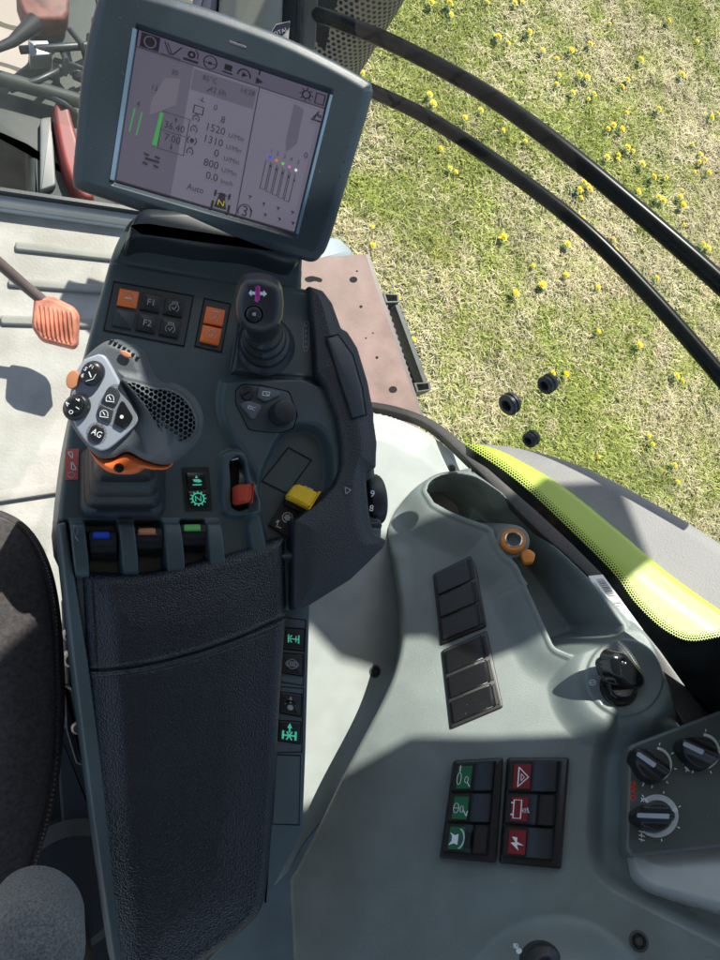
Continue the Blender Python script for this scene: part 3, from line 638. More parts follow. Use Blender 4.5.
# ------------------------------------------------------------------ right-hand side console
sc_ = thing('side_console', RC.pt(500, 700), 'grey green moulded side console with cup recess, oblong tray and switch banks', 'console')
REC = sm([(427, 496), (433, 486), (450, 481), (475, 484), (500, 497)], 4, False)+sm([(521, 513), (539, 532), (558, 554), (579, 576), (600, 606), (618, 630)], 4, False)+rnd([(618, 630), (620, 641), (572, 658), (552, 650), (536, 614), (524, 588)], 5)[6:]+sm([(522, 582), (515, 568), (503, 558), (495, 545), (490, 532), (470, 524), (450, 516), (434, 507)], 4, False)
CUP = sm([(427, 494), (434, 484), (452, 479), (476, 484), (498, 497), (505, 512), (496, 523), (475, 524), (450, 516), (434, 507)], 5)
scp = sm([(474, 470.5), (452, 475), (432, 479.5), (406, 498), (387.5, 527), (396.5, 575), (402, 620), (397.5, 660), (382, 701), (346, 768), (313, 832), (294, 868), (286, 880)], 5, False)+[np.array(p) for p in ((290, 960), (300, 1060), (800, 1100), (800, 820))]+sm([(755, 795), (683, 722), (640, 632), (587, 575), (537, 528), (503, 492)], 5, False)
LIP = sm([(612, 708), (598, 730), (590, 780), (588, 850), (600, 880), (640, 905), (800, 985)], 6, False)+[np.array(p) for p in ((900, 985), (900, 640), (720, 700), (650, 720))]
def hside(X, Y, s):
    r = sdp(REC, X, Y); c = sdp(CUP, X, Y)
    h = (.013*ss(-38, -6, r)*ss(700, 640, Y+0*X)+.0022*ss(-7, -4.5, r))*np.where(X > 470, ss(-1, 9, s), 1)
    dk = np.hypot(X-620, Y-681); h = np.maximum(h, .016*ss(74, 44, dk)); h = h+.0022*ss(38.5, 36.5, dk)
    sock = np.hypot(X-514, Y-546)
    wall = ss(-1, 5, r); bump = ss(27, 15, sock)
    hz = -wall*(.082*(1-bump)+.004*bump)-.085*ss(0, 5, c)*(1-.9*bump)
    h = h-.0105*wall*bump*0
    q = sdp(LIP, X, Y); h = h-.016*ss(-3, 22, q)
    dd_ = np.hypot(X-556, (Y-1010)); h = h+.040*ss(98, 40, dd_)
    h = h-.030*ss(420, 300, X+.25*(Y-800))*ss(700, 860, Y)             # falls away toward the seat
    h = h+.006*np.exp(-((X-398)/9)**2)*ss(540, 560, Y)*ss(640, 580, Y)  # moulded ridge near the seam
    return h, hz
relief('console_shell', RC, scp, hside, sidec, sc_, step=1.0, R=5, wall=3, D=.06, mpp=.001)
prism('under_frame', HZ(1.75), [(250, 520), (380, 520), (420, 640), (420, 1100), (200, 1100)], -.05, 0, sidec, sc_)

# power socket on its bump
so_ = thing('power_socket', RC.pt(513, 541), 'orange ringed 12 volt socket on the bump between cup recess and tray', 'socket')
so0 = RC.pt(513, 541, .0165)
lathe('socket_ring', so0, RC.n, [(.0150, -.006), (.0152, .003), (.0140, .005), (.0108, .005), (.0104, .002)], brass, so_, 40, cap=False)
lathe('metal_liner', so0, RC.n, [(.0106, -.02), (.0106, .0052), (.0098, .0058), (.0090, .0052), (.0088, -.018), (.0005, -.019)], chrome, so_, 40)
bm = bmesh.new(); addprism(bm, RC.up(.0145), rnd([(520, 552), (528, 548), (536, 553), (534, 562), (524, 563)], 3), -.008, 0, .002); finish(bm, 'hinge_tab', brass, so_)
lathe('contact_pin', so0-RC.n*.018, RC.n, [(.002, 0), (.002, .008), (.001, .009)], chrome, so_, 12)

def inset(q, m):   # shrink a 2-D quad parametrisation
    return lambda s, t: q(m+(1-2*m)*s, m+(1-2*m)*t)
def addslab(bm, fr, q, s0, t0, s1, t1, prof, hb, draft=.0):
    """block over a cell of a quad; prof = [(s, h)] across it, walls down to hb"""
    top = []; bo = []
    for (s, h) in prof:
        S = s0+(s1-s0)*s
        a, b = q(S, t0), q(S, t1); top.append((bm.verts.new(fr.pt(*q(S, t0), h)), bm.verts.new(fr.pt(*q(S, t1), h))))
        pa, pb = fr.pt(*a, h)-fr.n*(h-hb), fr.pt(*b, h)-fr.n*(h-hb); bo.append((bm.verts.new(pa), bm.verts.new(pb)))
    for k in range(len(prof)-1):
        bm.faces.new((top[k][0], top[k+1][0], top[k+1][1], top[k][1])); bm.faces.new((bo[k][0], bo[k][1], bo[k+1][1], bo[k+1][0]))
        bm.faces.new((top[k][0], bo[k][0], bo[k+1][0], top[k+1][0])); bm.faces.new((top[k][1], top[k+1][1], bo[k+1][1], bo[k][1]))
    for k in (0, -1): bm.faces.new((top[k][0], top[k][1], bo[k][1], bo[k][0]))
def slab(name, fr, q, c, prof, hb, m, parent, bev=.0008):
    bm = bmesh.new(); addslab(bm, fr, q, *c, prof, hb); return finish(bm, name, m, parent, bevel=bev)

# blank switch banks
for i, (q, lab) in enumerate(((quad((433, 573.5), (474, 553.5), (487, 626), (441, 645)), 'upper bank of three empty black switch blanks left of the tray'), (quad((442, 650), (487, 630), (503.5, 707), (451, 729)), 'lower bank of three glossy black switch blanks, partly in sunlight'))):
    t = thing('blank_switch_bank', RC.pt(*q(.5, .5)), lab, 'switch bank')
    prism('bank_frame', RC, rnd(qrect(q, 0, 0, 1, 1), 2.5), -.004, .0035, black, t, bev=.0016)
    for k in range(3):
        t0 = .035+k*.315; slab('blank_insert', RC, q, (.06, t0, .86, t0+.275), [(0, .0068), (.5, .0076), (.94, .0076), (1, .005)], .001, gloss if i else black, t, .0007)
    for k in range(3): D = slab('clip_rib', RC, q, (.875, .05+k*.315, .93, .31+k*.315), [(0, .0048), (1, .0048)], .001, black, t, .0004)

# rocker banks
def icons(fr, q, h, plate, kind):
    pass
def rocker_bank(corners, lab, plate, kinds, labs):
    q = quad(*corners); t = thing('rocker_switch_bank', RC.pt(*q(.5, .5)), lab, 'switch bank')
    prism('bank_frame', RC, rnd(qrect(q, -.0, 0, 1, 1), 3), -.004, .0080, black, t, bev=.0030)
    prism('bank_well', RC.up(.0081), rnd(qrect(q, .05, .035, .88, .945), 1.5), -.001, 0, blackm, t)
    for k, kind in enumerate(kinds):
        t0, t1 = .04+k*.305, .04+k*.305+.275
        if kind in ('gear', 'battery'):
            pr = [(0, .0125), (.45, .0122), (.60, .0150), (.66, .0215), (.93, .0215), (1, .012)]
        else: pr = [(0, .0132), (.46, .0118), (.56, .0150), (.94, .0182), (1, .0135)]
        r = slab('rocker', RC, q, (.03, t0, .84, t1), pr, .004, black, t, .0007); r['label'] = labs[k]
        f = RC.up(.0088); sq_ = lambda a, b, q=q, t0=t0, t1=t1: q(.03+.81*a, t0+(t1-t0)*b)
        D = Print(RC, .0135, sq_)
        D.poly([(.10, .10), (.44, .10), (.44, .92), (.10, .92)]); D.build('symbol_plate', plate, r)
        D = Print(RC, .0138, sq_); c = .06
        if kind == 'lamp': D.ring(.15, .55, .05, .014, ry=.22); D.line([(.15, .3), (.15, .08)], .02); D.ring(.33, .60, .04, .014, ry=.12); D.line([(.36, .7), (.42, .85)], .02)
        if kind == 'lamp2': D.ring(.17, .52, .06, .014, ry=.18); D.line([(.11, .52), (.23, .52)], .02); D.ring(.30, .56, .035, .014, ry=.12); D.line([(.34, .6), (.42, .8), (.44, .62)], .02)
        if kind == 'gear': D.poly([(.10, .3), (.16, .42), (.16, .62), (.10, .78), (.22, .70), (.30, .75), (.30, .35), (.22, .4)]); D.ring(.30, .52, .13, .035, -75, 75, ry=.36)
        if kind == 'hazard': D.line([(.20, .20), (.20, .86), (.40, .53)], .024, True); D.line([(.255, .42), (.255, .66), (.32, .54)], .014, True)
        if kind == 'battery': D.line([(.15, .2), (.30, .2), (.30, .82), (.15, .82)], .022, True); D.line([(.11, .3), (.15, .3)], .05); D.line([(.11, .7), (.15, .7)], .05); D.text('TEST', .38, .55, .19, 90*0+78, .45)
        if kind == 'bolt': D.poly([(.16, .34), (.27, .36), (.265, .50), (.41, .62), (.27, .60), (.31, .80), (.14, .55), (.24, .52)])
        D.build('symbol', white, r)
        if kind == 'gear': slab('finger_ridge', RC, sq_, (.50, .25, .58, .80), [(0, .0200), (1, .0200)], .012, black, r, .0005)
rocker_bank(((454, 760), (504, 757), (497, 863), (440, 858)), 'left bank of three rocker switches with green symbol plates', greenk, ('lamp', 'lamp2', 'gear'), ('top rocker with green lamp symbol', 'middle rocker with round green symbol', 'bottom rocker with finger ridge and green axle symbol'))
rocker_bank(((508, 757), (570, 757), (562, 869), (500, 863)), 'right bank of three rocker switches with dark red symbol plates', redk, ('hazard', 'battery', 'bolt'), ('top rocker with hazard triangle', 'middle rocker with raised guard and battery symbol', 'bottom rocker with lightning bolt'))

# ignition
ig = thing('ignition_switch', RC.pt(620, 681), 'ignition lock with black plastic key on the round boss below the tray', 'ignition switch')
FK = RC.up(.0182); ko = FK.pt(618, 688)
lathe('lock_barrel', ko, RC.n, [(.0200, -.004), (.0200, .003), (.0185, .0055), (.0150, .006), (.0142, .014), (.0125, .016), (.006, .016)], gloss, ig, 40)
kf = Fr(FK.pt(626, 676, .028), RC.n*.55+np.array([.35, -.25, .25]))
relief('key_head', kf, rnd([(612, 658), (617, 652), (628, 653), (646, 674), (647, 684), (640, 691), (628, 690), (614, 676)], 6), lambda X, Y, s: .003*ss(0, 6, s)-.004*ss(4.0, 0, np.hypot(X-621.5, Y-661)), gloss, ig, step=.5, R=4, wall=2, D=.010, mpp=.0009)
prism('key_shaft', kf, rnd([(612, 667), (618, 664), (630, 678), (626, 688), (617, 686)], 3), -.022, -.004, gloss, ig, bev=.002)
relief('key_grip', kf.up(-.010), rnd([(609, 664), (614, 661), (622, 668), (619, 677), (612, 676)], 3), None, black, ig, step=.6, R=3, D=.012)
D = Print(RC.up(.0183), .0004); D.line([(597, 664), (602, 669)], 1.2); D.line([(602, 664), (597, 669)], 1.2); D.ring(592.5, 682.5, 3.2, .9, ry=2.6); D.line([(590.5, 683), (594.5, 682)], .9); D.line([(600, 701), (602, 704.5)], 1.2); D.ring(601.5, 701, 1.3, .7)
D.build('key_marks', white, ig)

# lower black knob, symbol and screw
kn2 = thing('rotary_knob', RC.pt(545, 955), 'dark knob cut by the bottom edge beside a small white symbol', 'knob')
relief('knob_cap', RC.up(.035), sm([(522, 962), (532, 947), (545, 943), (556, 947), (562, 962), (560, 1000), (520, 1000)], 5), lambda X, Y, s: .006*ss(0, 14, s), black, kn2, step=.8, R=5, wall=2, D=.03)
D = Print(RC.up(.027), .001); D.disc(519, 951, 3, 10); D.ring(516, 946, 2.2, 1); D.line([(514, 944), (519, 950)], 1.6); D.build('lamp_symbol', white, kn2)
screw(639, 941, RC.up(.0005), .0068, 'black screw in the dark corner below the heater control box')

# ------------------------------------------------------------------ heater control box
HB = Fr(RC.pt(660, 800, .028), RC.n+np.array([-.05, .05, .02]))
hb = thing('heater_control_box', HB.pt(690, 790), 'dark green grey heater control box with three pointed dials', 'control box')
hp = rnd([(629, 745), (716, 712), (800, 680), (800, 838), (720, 847), (632, 857), (626, 850)], [5, 2, 0, 0, 2, 4, 4])
prism('box_shell', HB, hp, -.03, 0, mat('box_edge', (.10, .115, .115), .4, dust=.2), hb, bev=.003)
hp2 = rnd([(632, 748), (717, 715.5), (800, 684), (800, 834), (720, 843), (634, 853), (629, 847)], [4, 2, 0, 0, 2, 3, 3])
prism('face_plate', HB, hp2, -.002, .0006, ctrl, hb)
wf = Fr(RC.pt(680, 870, .008), RC.n+np.array([-.05, .25, .0]))
relief('pale_lower_cover', wf, rnd([(633, 852), (720, 844), (800, 836), (800, 925), (720, 903), (652, 885), (638, 872)], [0, 0, 0, 0, 0, 9, 6]), lambda X, Y, s: .006*ss(0, 25, s), mat('pale_cover', (.42, .43, .42), .45, bump=.2, bscale=1300), hb, step=1.2, R=3, D=.03)
def dial(cx, cy, r, r0, r1, a0, a1, pa, nt_, big, lab, off=(0, 0)):
    t = thing('dial', HB.pt(cx, cy), lab, 'dial')
    D = Print(HB, .0010); n = nt_
    for k in range(n):
        b0 = a0+(a1-a0)*k/n+1.6; b1_ = a0+(a1-a0)*(k+1)/n-1.6; w0 = (r1-r0)*(1 if big else (.45+.55*k/n)); rm = r0+w0/2
        D.ring(cx, cy, rm, w0, b0, b1_, 4)
    for k in range(0, n+1, 2):
        b = R_(a0+(a1-a0)*k/n); D.line([(cx+(r1+2)*math.cos(b), cy+(r1+2)*math.sin(b)), (cx+(r1+4)*math.cos(b), cy+(r1+4)*math.sin(b))], 1.1)
    D.build('scale', white, t)
    o = HB.pt(cx+off[0], cy+off[1], .010); mp = .00082*r
    lathe('dial_base', HB.pt(cx+off[0]*.3, cy+off[1]*.3, .001), HB.n, [(mp*1.02, 0), (mp, .004), (mp*.92, .006)], gloss, t, 32)
    c, s_ = math.cos(R_(pa)), math.sin(R_(pa)); K = lambda a, b: (cx+off[0]+(a*c-b*s_)*r, cy+off[1]+(a*s_+b*c)*r)
    body = sm([K(1.45, -.22), K(1.45, .22), K(.6, .78), K(-.3, .92), K(-.92, .45), K(-.92, -.45), K(-.3, -.92), K(.6, -.78)], 4)
    relief('dial_grip', HB.up(.016), body, lambda X, Y, s: .010*ss(.55*r, .05*r, np.abs(-(X-cx-off[0])*s_+(Y-cy-off[1])*c)), black, t, step=.6, R=2.5, wall=2, D=.018, mpp=.0008)
    D = Print(HB, .0268); D.poly(rnd([K(1.28, -.14), K(1.28, .14), K(-.1 if not big else -.8, .16), K(-.1 if not big else -.8, -.16)], .1*r)); D.build('pointer', silver, t)
    return t
dial(654, 765, 16.0, 16, 18.8, 95, -75, 215, 8, 0, 'upper left heater dial pointing up left, next to the red lettering')
dial(702, 752, 16.0, 16, 19, 115, -80, 205, 8, 0, 'right hand heater dial near the picture edge')
dial(657, 816, 15.5, 16, 21.5, -125, 130, 182, 10, 1, 'large heater dial with long silver pointer and thick white scale')
D = Print(HB, .0010); [D.text('CLAAS', 633.2+a, 791+c_, 6.6, -90, 1.0) for a in (0, .5) for c_ in (0, .5)]; D.build('red_lettering', redpr, hb)
D = Print(HB, .0010)
D.line([(641, 780), (644, 783), (642.5, 786)], 1.1); D.line([(641.5, 798), (644, 801.5)], .9); D.line([(644, 798), (641, 801.5)], .9)
for y in (823, 827, 831, 835, 839): D.line([(639, y), (644.5, y+1.5)], .9); D.line([(641.5, y), (641.5, y+2.5)], .7)
D.line([(682, 757), (683, 764), (686, 764)], .8); D.line([(685, 767), (689, 771)], 1); D.line([(688, 766), (686, 771.5)], .9)
D.build('small_symbols', white, hb)
# ------------------------------------------------------------------ armrest console
ZC = HZ(1.985)
ac = thing('armrest_console', ZC.pt(180, 560), 'dark armrest console with leather pad, levers and button panels', 'console')
BODY = sm([(150, 216), (128, 228), (114, 250), (106, 276), (96, 312), (86, 350), (76, 392), (68, 432), (61, 485), (57.5, 525)], 4, False)+[np.array(p) for p in ((60, 548), (70, 570), (92, 700), (108, 860), (118, 930), (130, 975), (200, 975), (266, 905), (274, 800), (280, 690), (286, 612), (300, 608), (378, 548))]+sm([(384, 525), (378, 500), (374, 440), (368, 400), (352, 352), (334, 312), (318, 296), (300, 290)], 4, False)+[np.array(p) for p in ((297, 258), (296, 240), (230, 222))]
CL = sm([(222, 383), (219, 398), (220, 415), (227, 434), (242, 455), (253, 476), (254, 500), (246, 525), (252, 560)], 5, False)+[np.array(p) for p in ((300, 560), (340, 500), (342, 430), (330, 392), (300, 379), (240, 381))]
TRAY = sm([(259, 475), (274, 442), (286, 429), (304, 426), (320, 432), (329, 450), (331, 475), (328, 495), (316, 530), (300, 550), (270, 552), (262, 530), (257, 500)], 5)
RAMP = sm([(300, 385), (322, 392), (334, 420), (335, 460), (331, 480), (340, 470), (342, 420), (330, 385)], 4)
SLOT = rnd([(228, 462), (236, 456), (243, 462), (248, 508), (238, 512), (230, 508)], 3)
SUR = sm([(220, 462), (224, 453), (236, 451), (246, 462), (256, 495), (262, 510), (250, 516), (222, 512)], 4)
def hbody(X, Y, s):
    h = 0.0*X
    h = h+.020*ss(280, 200, Y-.25*(X-120))                                   # rises to the neck of the screen
    h = h-.0012*np.exp(-((Y-.18*(X-110)-262)/1.5)**2)
    h = h-.004*ss(-1.5, 1.5, sdp([(246, 296), (297, 296), (330, 310), (345, 378), (231, 375)], X, Y))*0
    h = h+.005*ss(-1, 2.5, sdp([(243, 284), (300, 292), (322, 300), (330, 379), (300, 379), (231, 373)], X, Y))
    c = sdp(CL, X, Y); h = h+.008*ss(-4, 4, c)
    t = sdp(TRAY, X, Y); h = h-.014*ss(-3, 6, t)
    h = h+.006*ss(-2, 3, sdp(SUR, X, Y))-.012*ss(-.5, 1.5, sdp(SLOT, X, Y))
    h = h-.012*ss(519, 525, Y)*ss(-1, 1, 215-X)                                # trough of the paddle levers
    hoops = [(70, 88), (118, 137), (162, 183), (205, 223)]
    for a, b in hoops:
        k = ss(a-1, a+2.5, X-.10*(Y-545))*ss(b+1, b-2.5, X-.10*(Y-545))*ss(516, 526, Y)
        h = np.where((X < 226) & (Y > 514), np.maximum(h, (.011*np.sqrt(np.clip(1-((Y-548)/30)**2, 0, 1)))*k-.012*(1-k)*ss(519, 525, Y)), h)
    return h
relief('console_body', ZC, BODY, hbody, console, ac, step=1.0, R=6, wall=4, D=.11)
# flat button panels, printed seams
def groove(pts, w, fr, h, name='panel_gap', closed=True):
    D = Print(fr, h); D.line(pts, w, closed); return D.build(name, hole, ac)
U = ZC.up(.0006)
q6 = quad((114, 281.5), (193.5, 296), (184, 346), (104, 330))
p = prism('button_panel', ZC, qrect(q6, 0, 0, 1, 1), -.002, .0006, mat('dark_panel', (.030, .044, .050), .45), ac); groove(qrect(q6, 0, 0, 1, 1), 1.2, ZC, .0009)
def key(q, c, m, par, h=.0028, name='push_button', lab=None):
    o = prism(name, ZC, rnd(qrect(q, *c), .8), 0, h, m, par, bev=.0007)
    if lab: o['label'] = lab
    return o
def kf_(q, c): return lambda a, b: q(c[0]+(c[2]-c[0])*a, c[1]+(c[3]-c[1])*b)
def gearglyph(D, x, y, r):
    D.ring(x, y, r*.8, .05, 130, 410, 14); D.line([(x-.13, y-.24), (x-.13, y-.34), (x+.13, y-.34), (x+.13, y-.24)], .05); D.line([(x-.1, y), (x, y+.12), (x+.1, y-.1)], .05)
for (i, j, m, g) in ((0, 0, orangel, 'wheel'), (1, 0, black, 'F1'), (2, 0, black, 'eng'), (0, 1, mat('blank_key', (.030, .044, .050), .4), None), (1, 1, black, 'F2'), (2, 1, black, 'eng2')):
    c = (.09+i*.29, .11+j*.42, .09+i*.29+.245, .11+j*.42+.34); b = key(q6, c, m, p, lab={'wheel': 'orange button with white ring symbol', None: 'blank dark button'}.get(g))
    if g:
        D = Print(ZC, .0031, kf_(q6, c))
        if g[0] == 'F': D.text(g, .5, .5, .52, 0, .9)
        elif g == 'wheel': D.ring(.5, .5, .24, .06, ry=.3); D.line([(.3, .5), (.7, .5)], .1)
        else: gearglyph(D, .5, .55, .30)
        D.build('symbol', mat('warm_print', (.85, .5, .35), .5) if m is orangel else grey, b)
q2 = quad((204.5, 298.5), (230.5, 304), (221.5, 352), (195, 346)); p2_ = prism('button_panel', ZC, qrect(q2, 0, 0, 1, 1), -.002, .0006, mat('dark_panel', (.03, .04, .05)), ac); groove(qrect(q2, 0, 0, 1, 1), 1.2, ZC, .0009)
for j in range(2):
    c = (.14, .14+j*.39, .86, .48+j*.39); b = key(q2, c, orangel, p2_, .004); D = Print(ZC, .0043, kf_(q2, c)); gearglyph(D, .5, .55, .3); D.build('symbol', MT['warm_print'], b)
q3 = quad((182, 467.5), (209, 467), (212.5, 510), (186, 511)); p3_ = prism('button_panel', ZC, rnd(qrect(q3, 0, 0, 1, 1), 1), -.002, .0012, black, ac)
for j in range(2):
    c = (.14, .11+j*.43, .86, .48+j*.43); b = key(q3, c, gloss, p3_, .0034); D = Print(ZC, .0037, kf_(q3, c))
    if j == 0: D.line([(.3, .8), (.72, .8)], .07); D.poly([(.3, .45), (.65, .45), (.78, .6), (.6, .66), (.35, .6)]); D.poly([(.42, .38), (.5, .2), (.58, .38)])
    else: D.ring(.5, .5, .30, .07, ry=.34); D.text('N', .5, .52, .5); [D.line([(.5+.33*math.cos(a), .5+.36*math.sin(a)), (.5+.42*math.cos(a), .5+.46*math.sin(a))], .06) for a in [k*math.pi/6 for k in range(12)]]
    D.build('symbol', teal, b)
# red warning label left of the joystick
prism('warning_label', ZC, rnd([(65.5, 449), (79, 448.5), (78, 479.5), (64.5, 480)], .8), 0, .0006, mat('label_red', (.58, .12, .09), .45), ac)
D = Print(ZC, .0010); D.line([(67.5, 452), (72.5, 452), (72.5, 459)], 1, True); D.line([(71.5, 461), (71.5, 469.5), (76.5, 469.5)], 1, True); D.ring(71.3, 474.8, 3.6, .8, ry=2.6)
D.build('label_marks', white, ac)
# seams
groove([(246, 288), (231, 372)], .9, ZC, .0062, closed=False); groove([(231, 374), (262, 377), (300, 379.5)], 1.0, ZC, .0058, closed=False)
D = Print(ZC, .0056); D.ring(288.3, 302.5, 1.5, .6); D.line([(290, 303), (292.5, 304)], .6); D.line([(307.5, 321), (304.5, 322), (303, 328), (303, 345), (304, 351), (307, 351), (308.5, 346), (309, 325)], .5, True)
for y in (325, 330, 335, 341, 346): D.line([(305, y), (307, y+1.2)], .8); D.line([(306.5, y), (305, y+2.2)], .6)
D.build('panel_symbols', grey, ac)
# menu cluster
CF = ZC.up(.008)
clp = rnd([(236.5, 390), (243, 384.5), (262, 386), (289, 392), (297, 415), (293, 428), (282, 432), (262, 431), (249, 429), (236, 402)], 3)
cl_ = prism('menu_cluster', CF, clp, -.003, .0015, mat('cluster_face', (.040, .055, .062), .42), ac, bev=.0007); D = Print(CF, .0002); D.line(clp, 2, True); D.build('cluster_gap', hole, cl_)
lathe('round_button', CF.pt(246.8, 393.5, .001), CF.n, [(.0062, 0), (.0062, .0025), (.0052, .0034)], black, cl_, 28)
b = prism('map_button', CF, rnd([(259, 386.5), (280, 391.5), (280.5, 395), (266, 401.5), (257.5, 397)], 1), 0, .004, mat('key_grey', (.10, .115, .135), .4), cl_, bev=.0006)
D = Print(CF, .0043); D.line([(263, 391.5), (270, 392), (269, 396), (262.5, 395)], .8, True); D.line([(266, 393), (268.5, 395.5)], .8); D.build('symbol', white, b)
b = prism('escape_button', CF, rnd([(240, 404), (248, 400.5), (261.5, 405), (261, 409), (255, 418.5), (251.5, 418.5)], 1), 0, .004, MT['key_grey'], cl_, bev=.0006)
D = Print(CF, .0043); D.text('ESC', 251.5, 408, 5.2, 20, .95); D.build('symbol', white, b)
D = Print(CF, .0044); D.line([(243.5, 395), (249.5, 391.8)], 1.0); D.build('button_mark', white, cl_)
lathe('menu_knob', CF.pt(279.5, 415, 0), CF.n, [(.0115, 0), (.0112, .004), (.0108, .015), (.0098, .0175), (.008, .018)], rubber, cl_, 36)
# red lever
rl = prism('lever_gate', ZC.up(.0), SLOT, -.006, -.004, hole, ac)
sl2 = lathe('slot_wheel', ZC.pt(238, 485, -.016), (1, -.05, 0), [(.018, -.0035), (.018, .0035)], mat('slot_wheel', (.05, .06, .065), .35), ac, 40)
bm = bmesh.new(); qq = quad((235.5, 484.5), (254, 484), (252.5, 501), (236, 504.5)); addslab(bm, ZC, qq, 0, 0, 1, 1, [(0, .017), (.3, .0185), (.75, .0185), (1, .012)], .002)
o = finish(bm, 'red_lever', redl, ac, bevel=.0015)
D = Print(ZC, .0063); D.line([(232, 460), (238, 458.5)], 1.3); D.build('lever_mark', grey, ac)
# tray and yellow lever
TF = ZC.up(-.006)
DL_ = [(288.5, 447.5), (311.5, 460), (287.5, 493.5), (262, 481)]
D = Print(TF, .0008); D.line(DL_, 1.2, True); D.build('tray_lid_gap', hole, ac)
prism('lever_plate', TF, rnd([(284, 500), (306, 510), (303, 540), (286, 536.5), (269, 525)], 1), -.002, .003, black, ac, bev=.0008)
D = Print(TF, .0034); D.ring(287.5, 517.5, 5.0, 1.0, 110, 380); [D.disc(287.5+2.2*math.cos(a), 517.5+2.2*math.sin(a), 1.3, 8) for a in [k*1.047 for k in range(6)]]; D.disc(287.5, 517.5, 2.2, 10); D.line([(278, 520), (277.5, 525)], .8); D.line([(276, 522), (279.5, 521)], .8); D.line([(276, 526), (281, 528)], .7); D.build('plate_symbol', white, ac)
D = Print(ZC, .0015); D.text('OFF', 307.5, 489.5, 6.2, 24, 1); D.build('off_lettering', white, ac)
yq = quad((297.5, 483), (319.5, 493), (310.5, 508), (287.5, 496))
bm = bmesh.new(); addslab(bm, TF, yq, 0, 0, 1, 1, [(0, .020), (.12, .0225), (.5, .0215), (.9, .0225), (1, .019)], .008); finish(bm, 'yellow_lever', yell, ac, bevel=.0016)
bm = bmesh.new(); addslab(bm, TF, quad((289, 490), (316, 500), (306, 514), (284, 503)), 0, 0, 1, 1, [(0, .009), (1, .009)], .001); finish(bm, 'lever_stem', blackm, ac, bevel=.001)
# paddle levers
for (x0, x1, y0, y1, m, a) in ((89, 117.5, 531, 561, blue, 'blue capped paddle lever'), (134.5, 163.5, 527.5, 557, tanc, 'orange capped paddle lever'), (180.5, 208, 524, 553, greenc, 'green capped paddle lever')):
    q = quad((x0, y0), (x1-1, y0-.5), (x1, y1), (x0+2, y1)); bm = bmesh.new()
    pr = lambda hs: hs
    # three knurled steps
    qT = lambda s, t, q=q: q(t, s)
    addslab(bm, ZC, qT, 0, 0, 1, 1, [(0, -.002), (.06, .006), (.28, .0075), (.32, .006), (.50, .0045), (.53, .003), (.72, .001), (.75, -.001), (1, -.006)], -.02)
    L = finish(bm, 'paddle_lever', blackm, ac, bevel=.0006); L['label'] = a
    bm = bmesh.new(); addslab(bm, ZC, lambda s, t, q=q: q(.13+.62*t, .02+.24*s), 0, 0, 1, 1, [(0, .004), (.15, .0088), (.8, .0096), (1, .007)], .003); finish(bm, 'colour_cap', m, L, bevel=.0008)
D = Print(ZC, .0112); D.ring(75.5, 531, 2.2, .9, ry=4); D.line([(73, 526), (77, 527)], .9); D.line([(75, 536), (78, 541)], .9); D.build('rail_symbols', grey, ac)
# leather pad
PAD = rnd([(79, 563), (84, 570), (110, 574), (145, 573), (192, 563), (240, 550), (284, 535), (286, 610), (280, 692), (274, 800), (268, 874), (262, 910), (236, 936), (190, 968), (150, 985), (120, 982), (107, 922), (92, 787), (84, 668)], [2, 3, 9, 20, 20, 20, 4, 20, 20, 20, 20, 14, 16, 18, 15, 15, 30, 30, 30], 4)
def seamy(X): return 669-.06*(X-86)-.00100*np.clip(X-86, 0, 300)**2*1.02
SEAM = [(80, 672), (90, 669), (120, 666.5), (168, 659), (216, 643.5), (250, 630), (290, 613)]
_sx = np.array([p[0] for p in SEAM]); _sy = np.array([p[1] for p in SEAM]); _cf = np.polyfit(_sx, _sy, 3)
def hpad(X, Y, s):
    h = .010+.005*ss(0, 60, s)-.006*ss(30, 0, X-85-.062*(Y-560))
    g = Y-np.polyval(_cf, X); h = h-.0026*np.exp(-(g/1.1)**2)+.0009*np.exp(-((g-3)/2)**2)+.0009*np.exp(-((g+3)/2)**2)-.0010*np.exp(-((g-6.5)/.8)**2)
    h = h-.0014*np.exp(-((X-94-.058*(Y-600))/1.0)**2)*ss(690, 640, Y)
    return h
relief('leather_pad', ZC, PAD, hpad, leather, ac, step=.9, R=13, wall=3, D=.035)
# stitches of the seam
bm = bmesh.new()
for k in range(62):
    x = 92+k*3.1; y = np.polyval(_cf, x)+6.2; a = ZC.pt(x, y, .0136); b = ZC.pt(x+1.9, np.polyval(_cf, x+1.9)+6.2, .0136); addtube(bm, [a, b], .0006, 5)
finish(bm, 'seam_thread', mat('thread', (.055, .060, .070), .6), ac)
relief('side_rail', ZC, rnd([(57.5, 524), (66, 522), (72, 560), (88, 660), (104, 780), (119, 905), (128, 980), (116, 985), (104, 900), (88, 785), (73, 665)], 2), lambda X, Y, s: .005+0*X, panelg, ac, step=.9, R=4, wall=2, D=.06)
